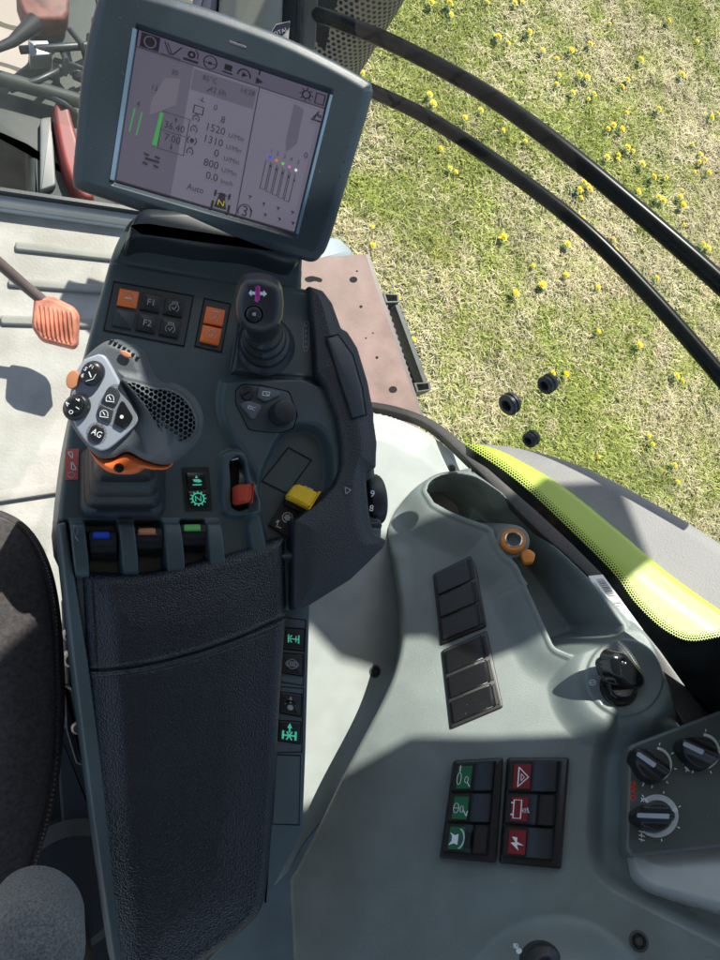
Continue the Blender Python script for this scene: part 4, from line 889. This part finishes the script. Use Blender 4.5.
# grained corner piece
COR = rnd([(303, 291), (318, 296), (327, 308), (336, 333), (342, 336), (352, 352), (362, 385), (368, 416), (368, 424), (371, 445), (370, 470), (361, 474), (360, 480), (364, 520), (368, 534), (380, 541), (377, 549), (345, 580), (300, 608), (290, 609.5), (289, 600), (290, 522), (316, 502), (330, 487), (336, 468), (336, 448), (331, 420), (321, 392), (311, 376), (309, 340)], 2, 3)
relief('corner_piece', ZC, COR, lambda X, Y, s: .015+.003*ss(0, 20, s), leatherg, ac, step=.8, R=3, wall=3, D=.05)
prism('inset_strip', ZC, rnd([(327, 338), (338, 336), (352, 356), (361, 388), (365, 414), (353, 417.5)], 2.5), .010, .0192, mat('strip_grey', (.045, .054, .064), .32), ac, bev=.0012)
D = Print(ZC, .0184); D.line([(326, 337), (338.5, 334.5), (353, 355), (362.5, 388), (366.5, 415), (352, 419)], 1.3, True); D.build('strip_gap', hole, ac)
D = Print(ZC, .0186); D.line([(345, 487), (351, 490), (346, 494)], .7, True); D.build('arrow_mark', grey, ac)
# side key and dial on the right edge
prism('side_key', ZC, rnd([(357.5, 443), (369, 440), (371.5, 450), (371, 466), (360, 470), (358, 462)], 3), -.02, .012, black, ac, bev=.003)
td = thing('thumb_wheel', ZC.pt(372, 500), 'black thumb wheel numbered nine and eight at the right edge of the armrest', 'thumb wheel')
wc = ZC.pt(371, 500, -.016); ax = np.array([1, .12, .10])
prof = [(.020, -.009), (.024, -.0085), (.0255, -.006), (.0255, .006), (.024, .0085), (.019, .009)]
lathe('wheel_rim', wc, ax, prof, rubber, td, 48, smooth=60)
DF = ZC.up(.0100); D = Print(DF, .0); D.text('9', 372.5, 494, 9.5, 6); D.text('8', 371.5, 508.5, 9, 6); D.build('numerals', white, td)
prism('wheel_stop', ZC, rnd([(361, 522), (380, 521), (383, 525), (380, 530), (364, 530)], 2), -.015, .006, black, td, bev=.002)
D = Print(ZC, .0064); D.line([(368, 532), (373, 530.5)], .8); D.build('stop_mark', grey, td)
prism('wheel_pocket', ZC, rnd([(360, 528), (382, 528), (381, 541), (376, 546), (366, 540)], 3), -.01, .008, panelg, td, bev=.002)
# right-hand button strip
ZS2 = HZ(1.955)
STR = [(284, 606), (310, 601), (309, 640), (306, 750), (303, 831), (291, 856), (264, 905), (268, 850)]
ss_ = prism('switch_strip', ZS2, rnd(STR, 2), -.10, 0, panelg, ac, bev=.002)
for gq in (((280, 617), (306, 620), (303.5, 685.5), (281, 682)), ((280, 686.5), (303.5, 688.5), (302, 752), (276, 752.5)), ((276, 754.5), (300.5, 755.5), (299, 825), (272, 824))):
    D = Print(ZS2, .0004); D.line(gq, .9, True); D.build('strip_gap', hole, ss_)
prism('blank_cover', ZS2, [(277, 756), (300, 756.5), (298.5, 824), (273, 823.5)], 0, .001, mat('blank_cover_grey', (.085, .115, .13), .4), ss_)
def tract(D, arrow=0):
    D.line([(.24, .32), (.24, .68)], .07); D.line([(.76, .32), (.76, .68)], .07); D.line([(.24, .5), (.76, .5)], .05); D.line([(.40, .34), (.33, .42)], .06); D.line([(.40, .66), (.33, .58)], .06); D.line([(.62, .36), (.62, .64)], .05)
for (c4, g) in ((((284, 628), (304, 629.5), (303, 650.5), (283.5, 648)), 't'), (((282.5, 653.5), (302.5, 655), (302, 675.5), (281.5, 672)), 'o'), (((280.5, 692.5), (301.5, 695), (300.5, 716), (279.5, 712)), 'f'), (((279.5, 721), (300.5, 722.5), (299.5, 743), (278.5, 740)), 'u')):
    q = quad(*c4); prism('key_surround', ZS2, rnd(qrect(q, -.06, -.06, 1.06, 1.06), 1), -.002, .0008, hole, ss_)
    b = prism('push_button', ZS2, rnd(qrect(q, 0, 0, 1, 1), 1), 0, .0028, black, ss_, bev=.0008); D = Print(ZS2, .0032, q)
    if g == 't': tract(D)
    elif g == 'o': D.ring(.5, .5, .22, .05, ry=.24); [D.line([(x, .38), (x, .62)], .06) for x in (.4, .5, .6)]; D.line([(.18, .5), (.28, .36)], .05); D.line([(.18, .5), (.28, .64)], .05); D.line([(.82, .5), (.72, .36)], .05); D.line([(.82, .5), (.72, .64)], .05)
    elif g == 'f': D.disc(.5, .68, .14, 12); D.ring(.5, .62, .26, .06, 200, 340); D.poly([(.42, .3), (.5, .12), (.58, .3)]); D.line([(.5, .3), (.5, .45)], .07)
    else: D.line([(.2, .5), (.2, .88)], .1); D.line([(.8, .5), (.8, .88)], .1); D.line([(.2, .7), (.8, .7)], .08); D.line([(.38, .52), (.62, .9)], .07); D.line([(.62, .52), (.38, .9)], .07); D.poly([(.38, .32), (.5, .06), (.62, .32)]); D.line([(.5, .3), (.5, .52)], .08)
    D.build('symbol', teal if g in 'tu' else grey, b)

# ------------------------------------------------------------------ big joystick
js = thing('drive_joystick', ZC.pt(122, 490), 'large grey and orange multifunction joystick on a black bellows boot', 'joystick')
JF = DEP(130, 405, .485, (-.10, -.05, 0))
def rsq(cx, cy, w, h, r): return rnd([(cx-w, cy-h), (cx+w, cy-h), (cx+w, cy+h), (cx-w, cy+h)], r, 6)
rings = []
lv = [(-.001, 122.5, 482, 43, 36, 14), (.004, 122.5, 482, 43, 36, 14), (.007, 122.5, 480, 41, 34, 14), (.011, 123, 478, 37, 31, 13), (.012, 123, 477, 39, 32, 13), (.020, 123, 473, 37, 30, 13), (.024, 124, 470, 32, 26, 12), (.026, 124, 469, 35, 28, 12), (.034, 124, 464, 33, 26, 12), (.038, 125, 460, 28, 22, 11), (.040, 125, 458, 31, 24, 11), (.048, 126, 452, 29, 22, 10), (.056, 128, 444, 26, 20, 10), (.075, 130, 430, 22, 18, 9)]
for h, cx, cy, a, b, r in lv: rings.append([ZC.pt(p[0], p[1], h) for p in rsq(cx, cy, a, b, r)])
loft('bellows_boot', rings, rubber, js)
GB = sm([(107, 340), (120, 343), (136, 352), (142, 366), (149, 380), (160, 387), (172, 388), (190, 400), (199, 420), (195, 441), (182, 457), (166, 466), (145, 462), (126, 453), (112, 459), (97, 459), (84, 446), (72, 430), (66, 415), (70, 385), (80, 362), (93, 348)], 5)
PALM = sm([(122.5, 379.5), (132, 380), (143, 383), (155, 387), (168, 388), (184, 396), (196, 414), (196, 432), (182, 442), (168, 438), (158, 428), (148, 412), (134, 393)], 4)
KP = sm([(98, 354), (104.5, 356), (111, 366)], 3, False)+sm([(137, 414), (137.5, 421), (131, 430), (113, 446), (103, 451), (95, 449), (86, 442), (76, 428), (71, 412), (71.5, 392), (76, 372), (84, 359)], 5, False)
def hgrip(X, Y, s):
    u = (X-105)*.62+(Y-360)*-.1
    h = .0*X+.013*ss(-4, 26, sdp([(118, 372), (150, 378), (200, 400), (205, 440), (175, 470), (150, 460), (140, 420)], X, Y))-.002
    return h
relief('grip_body', JF, GB, hgrip, grip, js, step=.7, R=9, wall=4, D=.035, mpp=.0007)
def hpalm(X, Y, s):
    h = .0095+.009*ss(0, 24, s)
    a = 5.1; ang = R_(33); u = (X-160)*math.cos(ang)+(Y-415)*math.sin(ang); v = -(X-160)*math.sin(ang)+(Y-415)*math.cos(ang)
    r = np.full(X.shape, 9.); 
    for off in (0, .5):
        uu = (u/a-off); vv = (v/(a*1.732)-off); du = (uu-np.round(uu))*a; dv = (vv-np.round(vv))*a*1.732; r = np.minimum(r, np.hypot(du, dv))
    return h-.0042*ss(2.15, 1.55, r)*ss(2.2, 3.2, s)
relief('palm_rest', JF, PALM, hpalm, mat('palm_rubber', (.060, .070, .082), .45, bump=.2), js, step=.38, R=3, wall=2, D=.010, mpp=.0007)
kp = prism('keypad_plate', JF, KP, -.008, .0042, silver, js, bev=.0016)
def jkey(name, pts, h, m, lab=None, base=.0042): 
    o = prism(name, JF, pts, base-.001, h, m, kp, bev=.0008)
    if lab: o['label'] = lab
    return o
D = Print(JF, .0045); D.poly(rnd([(110.5, 385), (117, 383.5), (122, 388), (137, 416), (136, 422), (126, 430), (119, 430), (100, 419), (96.5, 414), (99, 402)], 4)); D.build('key_recess', mat('recess_grey', (.20, .22, .26), .4), kp)
k1 = jkey('function_key', rnd([(106.5, 389.5), (110, 386), (116, 387), (120.5, 395.5), (116, 406), (101.5, 400)], 2.5), .0066, mat('key_dark', (.035, .04, .05), .35), 'upper grey key with arched symbol')
k2 = jkey('function_key', rnd([(100, 404), (113.5, 409.5), (110.5, 423), (98.5, 418), (97, 411)], 2.5), .0066, MT['key_dark'], 'lower grey key with arched symbol')
k3 = jkey('function_key', rnd([(122.5, 400), (133, 417), (131.5, 422), (123, 429.5), (113.5, 424), (119, 404)], 2.5), .0068, gloss, 'black key with white dot')
for k, x, y in ((k1, 110, 397.5), (k2, 104, 413)):
    D = Print(JF, .0070); D.line([(x-4, y+3.5), (x+4.2, y+4.5)], .7); D.ring(x, y+1, 3.8, .7, 180, 360); D.line([(x-3.8, y+1), (x-3.8, y+3)], .7); D.line([(x+3.8, y+1), (x+3.8, y+3)], .7); D.line([(x-1, y-1), (x+.8, y+2)], .9); D.build('symbol', white, k)
D = Print(JF, .0072); D.disc(121.7, 416.8, 1.9); D.build('symbol', white, k3)
k4 = jkey('round_key', circ(96.5, 433.5, 7.8, 24, 8.6), .0066, black, 'round black key lettered AG'); D = Print(JF, .0070); D.text('AG', 96.8, 433.5, 9, 28, .85); D.build('symbol', white, k4)
D = Print(JF, .00445); D.ring(96.6, 433.6, 9.3, 2.2, ry=10); D.build('key_ring', MT['recess_grey'], kp)
k5 = jkey('side_button', circ(72.5, 379.5, 6.5, 24, 9.6, .25), .0065, orangeb, 'faded orange side button', .0)
w1 = prism('rocker_wheel', JF, circ(91.5, 373.5, 11.8, 30, 13.4, .5), 0, .0125, black, js, bev=.004); w1['label'] = 'upper thumb wheel with numerals'
D = Print(JF, .0128); D.text('F1', 91.5, 367, 5, 30); D.text('5', 85.5, 369, 6, 40); D.text('6', 82.5, 375.5, 6, 30); D.line([(89, 372), (91, 377)], 1.2); D.line([(86, 381), (93, 379), (96, 374)], .5); D.build('symbol', white, w1)
w2 = prism('rocker_wheel', JF, circ(75.5, 407.5, 13.0, 30, 14.8, .9), 0, .0105, black, js, bev=.004); w2['label'] = 'lower thumb wheel with glossy cap'
w3 = prism('wheel_cap', JF, circ(73.5, 405.5, 9.5, 24, 11, 1.0), .0105, .0150, gloss, w2, bev=.004)
D = Print(JF, .0153); D.line([(66, 402), (69, 404)], .8); D.line([(66, 402), (67.5, 406)], .8); D.ring(71, 412, 1.8, .7); D.line([(76, 399), (79, 401)], .8); D.line([(76, 407), (79, 409)], .8); D.build('symbol', white, w3)
prism('top_button', JF, circ(125.5, 354.0, 6.2, 20, 2.9, .5), .0, .0022, orangeb, js, bev=.0008)
bm = bmesh.new()
for k in range(7): addprism(bm, JF, circ(111+k*4.4, 340.5+k*2.1+.12*k*k, 1.8, 8, 1.6), -.012, -.001, .0006)
finish(bm, 'ridged_trigger', black, js)
OB = sm([(86, 444), (94, 454), (104, 459), (114, 459), (125, 454), (135, 457), (146, 462), (160, 466), (170, 466), (165, 470), (153, 470), (143, 469), (138, 473), (128, 475), (114, 474), (104, 470), (94, 460)], 5)
relief('orange_collar', JF.up(-.009), OB, lambda X, Y, s: .002*ss(0, 6, s), orange, js, step=.6, R=3, wall=2, D=.02, mpp=.0007)
lathe('collar_screw', JF.pt(119, 468, -.006), JF.n, [(.0034, -.004), (.0034, .0008), (.0022, .0012), (.0018, 0)], gloss, js, 20)

# ------------------------------------------------------------------ small joystick
mj = thing('mini_joystick', ZC.pt(264, 345), 'small black joystick with magenta and white arrows on ringed bellows', 'joystick')
rings = []
for h, cx, cy, r in ((.004, 266, 348, 27.5), (.007, 266, 347, 28.5), (.010, 265.5, 345, 26), (.012, 265.5, 344, 24), (.015, 265, 343, 25.5), (.020, 265, 341, 24.5), (.022, 264.5, 339, 21), (.025, 264.5, 338, 22.5), (.030, 264, 336, 21.5), (.032, 264, 334, 18.5), (.035, 263.5, 332, 20), (.040, 263, 330, 19), (.042, 263, 328, 16.5), (.050, 262, 322, 18), (.066, 261, 312, 17.5)):
    rings.append([ZC.pt(p[0], p[1], h) for p in circ(cx, cy, r, 40)])
loft('bellows', rings, rubber, mj)
lathe('base_ring', ZC.pt(267, 343, .0052), (0, 0, 1), [(.0275, 0), (.0265, .0018), (.0225, .0010), (.0215, -.004)], mat('ring_dark', (.02, .028, .031), .35), mj, 48)
MJ = DEP(259, 306, .515, (.02, -.12, 0))
HD = sm([(243, 282), (252, 279.5), (263, 279.5), (274, 283), (280.5, 290), (282.5, 303), (281, 318), (275, 329), (263, 334), (249, 332), (239, 324), (235.5, 312), (236.5, 298)], 5)
relief('head', MJ, HD, lambda X, Y, s: .002*ss(0, 16, s)-.0030*ss(9.5, 8, np.hypot(X-254, (Y-314)*1.05))+0*X, mat('head_black', (.020, .023, .030), .36, dust=.15), mj, step=.55, R=8, wall=3, D=.03, mpp=.0007)
prism('side_insert', MJ.up(-.006), rnd([(278, 286), (282, 290), (284, 303), (282.5, 318), (277, 328), (277, 300)], 2), -.012, .0005, mat('insert_olive', (.22, .20, .10), .45), mj, bev=.001)
bb = lathe('thumb_button', MJ.pt(254, 314, 0), MJ.n, [(.0055, -.006), (.0055, .0018), (.0045, .0028), (.003, .0024)], black, mj, 28)
D = Print(MJ, .0030); D.poly([(252, 313), (256, 312), (256, 316), (252.5, 315.5)]); D.build('symbol', grey, bb)
D = Print(MJ, .0024); D.poly([(248.5, 293), (251.5, 289.5), (251.5, 291.5), (263.5, 292), (263.5, 290), (267, 294), (263.5, 297), (263.5, 295.3), (251.5, 294.6), (251.5, 296.5)]); D.build('white_arrow', white, mj)
D = Print(MJ, .0026); D.poly([(255.8, 287), (258, 285.2), (260.2, 287), (259.2, 287.5), (259.2, 299), (260, 299.5), (257.2, 302.5), (254, 300.5), (255.6, 299.5), (256, 288)]); D.poly([(255.6, 286.5), (260.4, 286.5), (259.8, 300.5), (254.6, 300.5)]); D.build('magenta_arrow', pink, mj)

# ------------------------------------------------------------------ screen
MF = DEP(222, 128, .585, (-.03, -.02, .10))
mo = thing('terminal_screen', MF.pt(222, 128), 'tilted grey blue display terminal showing tractor settings', 'monitor')
OUT = sm([(97, -6), (82, 60), (73, 150), (71, 180), (76, 190), (110, 202), (200, 232), (290, 257), (312, 263), (322, 257), (331, 240), (352, 170), (372, 102), (374, 88), (364, 76), (300, 42), (240, 18), (180, -2), (120, -18), (104, -18)], 4)
Q = quad((139, 30), (328, 93.5), (294, 233), (116, 181))
SCO = [Q(-.012, -.02), Q(1.012, -.02), Q(1.012, 1.02), Q(-.012, 1.02)]
relief('housing', MF, OUT, lambda X, Y, s: -.006*ss(-3, 2, sdp(SCO, X, Y))-.0035*ss(13, 0, s)-.0016*ss(2.2, .8, np.hypot((X-238)*.9, (Y-43.5)*2.4-(X-238)*.7)), monit, mo, step=.8, R=5, wall=3, D=.038)
prism('back_shell', MF, [tuple(np.array([222, 125])+(np.array(p)-np.array([222, 125]))*.97) for p in OUT], -.05, -.030, monit, mo, bev=.008)
ck = (0, 0)
scm = mat('display_panel', (.03, .03, .035), .25, emis=((.205, .19, .265), .29), var=.01)
scr = prism('display', MF, [Q(0, 0), Q(1, 0), Q(1, 1), Q(0, 1)], -.009, -.0052, scm, mo)
prism('bezel_edge', MF, [Q(-.034, .0), Q(-.012, -.0), Q(-.012, 1.0), Q(-.034, 1.0)], -.003, .0008, mat('bezel_light', (.14, .22, .31), .35), mo)
prism('bezel_edge', MF, [Q(1.012, .0), Q(1.026, -.0), Q(1.026, 1.0), Q(1.012, 1.0)], -.003, .0006, MT['bezel_light'], mo)
prism('status_lamp', MF, rnd([(229, 40), (246, 46), (247, 48.5), (244, 48.5), (229, 43.5)], 1.2), -.002, .0002, mat('lamp_lens', (.10, .10, .12), .3), mo, bev=.0004)
bm = bmesh.new()
for k in range(9):
    for j in range(3):
        s_, t_ = -.10-.065*j, .07+k*.105+.03*(j % 2); p = Q(s_, t_)
        if sdp(OUT, np.array([p[0]]), np.array([p[1]]))[0] > 9: addlathe(bm, MF.pt(p[0], p[1], -.0006), MF.n, [(.0007, 0), (.0005, .0006)], 6)
        s_ = 1.10+.065*j; p = Q(s_, t_)
        if sdp(OUT, np.array([p[0]]), np.array([p[1]]))[0] > 9: addlathe(bm, MF.pt(p[0], p[1], -.0006), MF.n, [(.0007, 0), (.0005, .0006)], 6)
finish(bm, 'surface_dots', mat('dot_dark', (.025, .035, .045), .4), mo)
def dm(name, c, e=.24): return mat(name, (.02, .02, .02), .3, emis=(c, e), var=.01)
ink = dm('display_ink', (.02, .018, .03), .24); sg = dm('display_green', (.03, .22, .05), .6); lt = dm('display_light', (.235, .215, .29), .24); dk = dm('display_shade', (.17, .155, .235), .24); ylw = dm('display_yellow', (.45, .4, .02), .4)
H0 = -.0050
def scrp(): return Print(MF, H0, Q)
D = scrp(); D.poly([(0, .0), (1, .0), (1, .105), (0, .105)]); D.poly([(.31, .13), (.645, .13), (.645, .265), (.31, .265)]); D.poly([(.0, .105), (.305, .105), (.305, 1), (0, 1)]); D.poly([(.845, .14), (.90, .16), (.905, .40), (.86, .48), (.845, .4)]); D.build('display_field', dk, scr)
H0 = -.0047
D = scrp(); D.poly([(.02, .50), (.34, .50), (.34, .78), (.02, .78)]) if 0 else None; D.poly([(.17, .25), (.25, .22), (.25, .40), (.12, .52), (.12, .42)]); D.build('display_ghost', lt, scr)
H0 = -.0045
D = scrp()
D.line([(0, .108), (1, .108)], .006); D.line([(.655, .11), (.672, 1)], .005); D.poly([(.015, .005), (.115, .005), (.115, .102), (.015, .102)])
D.line([(.14, .02), (.17, .085), (.19, .085), (.23, .02)], .007); D.line([(.13, .10), (.23, .10)], .006); D.line([(.155, .02), (.185, .085)], .005); D.ring(.285, .045, .015, .012, ry=.018); D.line([(.25, .085), (.32, .085)], .016); D.ring(.285, .045, .033, .006, -60, 20, ry=.042)
D.ring(.385, .055, .034, .006, ry=.044); D.line([(.352, .06), (.418, .06)], .005); D.disc(.385, .06, .010); D.poly([(.46, .03), (.50, .03), (.50, .07), (.46, .07)]); D.line([(.455, .085), (.505, .085)], .01); D.ring(.565, .07, .033, .008, 180, 360, ry=.045); D.poly([(.555, .045), (.585, .062), (.555, .08)]); D.poly([(.63, .05), (.67, .07), (.63, .095)]); D.line([(.64, .0), (.64, .03)], .008)
D.ring(.895, .055, .020, .008, ry=.026); [D.line([(.895+.026*math.cos(a), .055+.034*math.sin(a)), (.895+.036*math.cos(a), .055+.047*math.sin(a))], .006) for a in [k*math.pi/4 for k in range(8)]]
D.line([(.945, .02), (.99, .02), (.99, .09), (.945, .09)], .006, True); D.line([(.95, .205), (.995, .205)], .012); D.poly([(.95, .195), (.975, .135), (.982, .14), (.965, .198)]); D.ring(.985, .17, .008, .006)
def T(s, x, y, z, rot=0): D.text(s, x, y, z, 0, 1)
# text is drawn in pixel space along the screen's own axes
D.build('display_icons', ink, scr)
ex_ = (Q(1, .5)-Q(0, .5)); ey_ = (Q(.5, 1)-Q(.5, 0)); LX = np.linalg.norm(ex_); ex_ /= LX; LY = np.linalg.norm(ey_); ey_ /= LY
bmT = bmesh.new()
def stext(s, a, b, size, fr=MF, h=-.0045):
    V, F = glyphs(s); o = Q(a, b); vs = []
    for x, y in V:
        p = o+ex_*x*size-ey_*y*size; vs.append(bmT.verts.new(fr.pt(p[0], p[1], h)))
    for f in F:
        try: bmT.faces.new([vs[i] for i in f])
        except ValueError: pass
for s, a, b, z in (('85°C', .40, .165, 7.5), ('42 l/h', .45, .225, 8), ('14:28', .60, .165, 7), ('30', .215, .195, 7.5), ('13', .125, .335, 7.5), ('4', .055, .47, 7.5), ('36.40', .262, .545, 9.8), ('7.00', .262, .625, 9.8), ('0', .455, .335, 8), ('8', .505, .40, 9.5), ('1520', .475, .475, 10.5), ('1310', .475, .555, 10.5), ('0', .505, .63, 10.5), ('800', .488, .71, 10.5), ('0.0', .505, .79, 10.5), ('U/Min', .59, .485, 6.6), ('U/Min', .59, .565, 6.6), ('U/Min', .59, .645, 6.6), ('U/Min', .59, .725, 6.6), ('km/h', .59, .80, 6.4), ('Auto', .43, .90, 8.5), ('3', .715, .955, 15), ('0', .965, .46, 8.5), ('1', .785, .50, 5.5), ('2', .82, .505, 5.5), ('3', .858, .51, 5.5), ('4', .895, .515, 5.5), ('5', .935, .52, 5.5)):
    stext(s, a, b, z)
for s, a, b, z in ()and (('85°C', .465, .165, 8), ('42 l/h', .51, .225, 8.5), ('14:28', .62, .165, 7.5), ('30', .255, .195, 8), ('13', .165, .335, 8), ('4', .09, .47, 8), ('36.40', .283, .545, 11), ('7.00', .285, .625, 11), ('0', .50, .335, 8), ('8', .575, .40, 10), ('1520', .55, .475, 11.5), ('1310', .55, .555, 11.5), ('0', .585, .63, 11), ('800', .565, .71, 11.5), ('0.0', .585, .79, 11.5), ('U/Min', .64, .485, 6.2), ('U/Min', .64, .565, 6.2), ('U/Min', .64, .645, 6.2), ('U/Min', .64, .725, 6.2), ('km/h', .645, .80, 6), ('Auto', .53, .90, 8.5), ('3', .715, .955, 17), ('0', .965, .46, 9), ('1', .765, .50, 5.5), ('2', .80, .505, 5.5), ('3', .838, .51, 5.5), ('4', .875, .515, 5.5), ('5', .915, .52, 5.5)): stext(s, a, b, z)
me = bpy.data.meshes.new('display_readings'); 
for f in bmT.faces:
    f.normal_update()
    if np.dot(np.array(f.normal), MF.n) < 0: f.normal_flip()
bmT.to_mesh(me); bmT.free(); me.materials.append(ink); link('display_readings', me, scr)
D = scrp()
D.line([(.192, .465), (.335, .465), (.335, .71), (.192, .71)], .004, True); D.poly([(.255, .497), (.263, .48), (.271, .497)]); D.line([(.263, .49), (.263, .51)], .005); D.poly([(.255, .68), (.263, .697), (.271, .68)]); D.line([(.263, .66), (.263, .68)], .005); D.line([(.192, .585), (.335, .585)], .004)
D.line([(.345, .36), (.395, .36), (.395, .41), (.345, .41)], .006, True)
for k in range(4):
    y = .445+k*.075
    if k == 2: D.disc(.365, y, .012, ry=.016); D.ring(.365, y, .024, .005, 130, 230, ry=.03); D.ring(.365, y, .024, .005, -50, 50, ry=.03)
    else: D.ring(.365, y, .017, .005, 130, 410, ry=.021); D.line([(.355, y-.028), (.375, y-.028)], .005); D.line([(.36, y), (.37, y+.006)], .005)
D.line([(.14, .80), (.21, .80)], .016); [D.line([(x, .77), (x+.02, .775)], .014) for x in (.13, .19)]; [D.line([(x, .83), (x+.02, .835)], .014) for x in (.13, .19)]
D.line([(.365, .315), (.395, .325)], .005); D.line([(.38, .295), (.38, .32)], .005); D.line([(.395, .245), (.405, .23)], .006)
sh = lambda L: [(a-.065, c) for a, c in L]; D.poly(sh([(.628, .875), (.66, .875), (.665, .92), (.68, .98), (.61, .98), (.622, .92)])); [D.line(sh(L), w_) for L, w_ in (([(.605, .87), (.605, .905)], .012), ([(.683, .87), (.683, .905)], .012), ([(.605, .887), (.683, .887)], .006), ([(.60, .945), (.60, .99)], .014), ([(.692, .945), (.692, .99)], .014))]
D.ring(.715, .955, .037, .006, 150, 390, ry=.05)
for k in range(5):
    x = .768+.035*k; D.line([(x, .575+.008*k), (x, .77+.008*k)], .0035); D.line([(x+.026, .575+.008*k), (x+.026, .77+.008*k)], .0035); D.line([(x, .77+.008*k), (x+.026, .77+.008*k)], .0035); D.poly([(x+.02, .60+.012*k), (x+.032, .592+.012*k), (x+.032, .612+.012*k)])
for a, b in ((.72, .84), (.80, .86), (.88, .86), (.96, .86), (.74, .93), (.82, .93), (.90, .93), (.975, .93)): D.line([(a, b), (a+.012, b+.002)], .008); D.line([(a+.01, b), (a+.006, b+.016)], .006)
D.line([(.0, .995), (1, .995)], .008)
D.build('display_graphics', ink, scr)
H0 = -.0043
D = scrp(); D.line([(.04, .505), (.03, .66)], .008); D.line([(.08, .515), (.07, .67)], .008); D.poly([(.175, .475), (.194, .475), (.186, .70), (.160, .70)]); D.build('green_bars', sg, scr)
D = scrp(); D.text('N', .58, .945, .055, 0, 1); D.build('gear_letter', ylw, scr)
for k, c in enumerate(((.02, .03, .6), (.45, .10, .03), (.05, .4, .05), (.4, .08, .35), (.5, .5, .5))):
    D = scrp(); D.disc(.784+.037*k, .545+.008*k, .008, 10, ry=.011); D.build('valve_dot', dm('valve_dot%d' % k, c, .7), scr)
D = scrp(); D.ring(.065, .053, .030, .007, ry=.036); D.build('gear_outline', dk, scr)
# neck of the screen
nk = prism('neck', HZ(2.0), sm([(140, 208), (165, 205), (230, 205), (285, 215), (297, 240), (298, 262), (250, 250), (200, 244), (150, 235), (128, 236)], 4), -.02, .025, mat('neck_black', (.018, .024, .028), .35), mo, bev=.010)

# ------------------------------------------------------------------ roof of the cab (unseen, outline and openings shaped to place sun patches and shade)
RZ = 3.05
rf = thing('shading_roof', (0, .3, RZ), 'unseen pale cab roof panel with two openings added to let sun patches in', 'roof')
def roofz(name, pts, z=RZ, t=.012, m=mat('headliner', (.24, .24, .23), .8)):
    bm = bmesh.new(); lo = [bm.verts.new((x, y, z)) for x, y in pts]; hi = [bm.verts.new((x, y, z+t)) for x, y in pts]; n = len(pts)
    bm.faces.new(lo[::-1]); bm.faces.new(hi)
    for i in range(n): bm.faces.new((lo[i], lo[(i+1) % n], hi[(i+1) % n], hi[i]))
    return finish(bm, name, m, rf)
OUTR = [(-.9, 1.06), (.60, 1.06), (.66, .985), (.835, .965), (.96, 1.01), (1.01, .97), (1.0, .84), (.885, .78), (.855, .60), (1.1, .56), (1.1, -1.6), (-.9, -1.6)]
H1 = [(.615, .66), (.70, .63), (.765, .68), (.77, .82), (.70, .83), (.66, .88), (.625, .80)]
H2 = [(.12, .93), (.325, .90), (.335, .80), (.27, .72), (.12, .72)]
# two openings added for the sun patches are cut out of the panel by splitting it at x = .45
LEFT = [(-.9, 1.06), (.45, 1.06), (.45, -1.6), (-.9, -1.6), (-.9, .75)]+[(.12, .75)][:0]
LEFT = [(-.9, 1.06), (.45, 1.06), (.45, -1.6), (-.9, -1.6), (-.9, .80)]+[(.12, .80), (.12, .72), (.27, .72), (.335, .80), (.325, .90), (.12, .93), (.12, .803), (-.9, .803)]
RIGHT = [(.451, 1.06), (.60, 1.06), (.68, .985), (.87, .975), (1.0, 1.06), (1.09, 1.03), (1.08, .89), (.93, .80), (.90, .615), (1.16, .57), (1.16, -1.6), (.451, -1.6), (.451, .74)]+[(.615, .74), (.64, .665), (.72, .69), (.78, .665), (.885, .63), (.912, .78), (.80, .765), (.765, .82), (.70, .84), (.66, .88), (.625, .80), (.617, .743), (.451, .743)]
roofz('shading_roof_panel', LEFT); roofz('shading_roof_panel', RIGHT)

# ------------------------------------------------------------------ render settings
sc = bpy.context.scene
sc.view_settings.view_transform = 'Standard'; sc.view_settings.look = 'None'; sc.view_settings.gamma = 1
sc.view_settings.exposure = 0.95
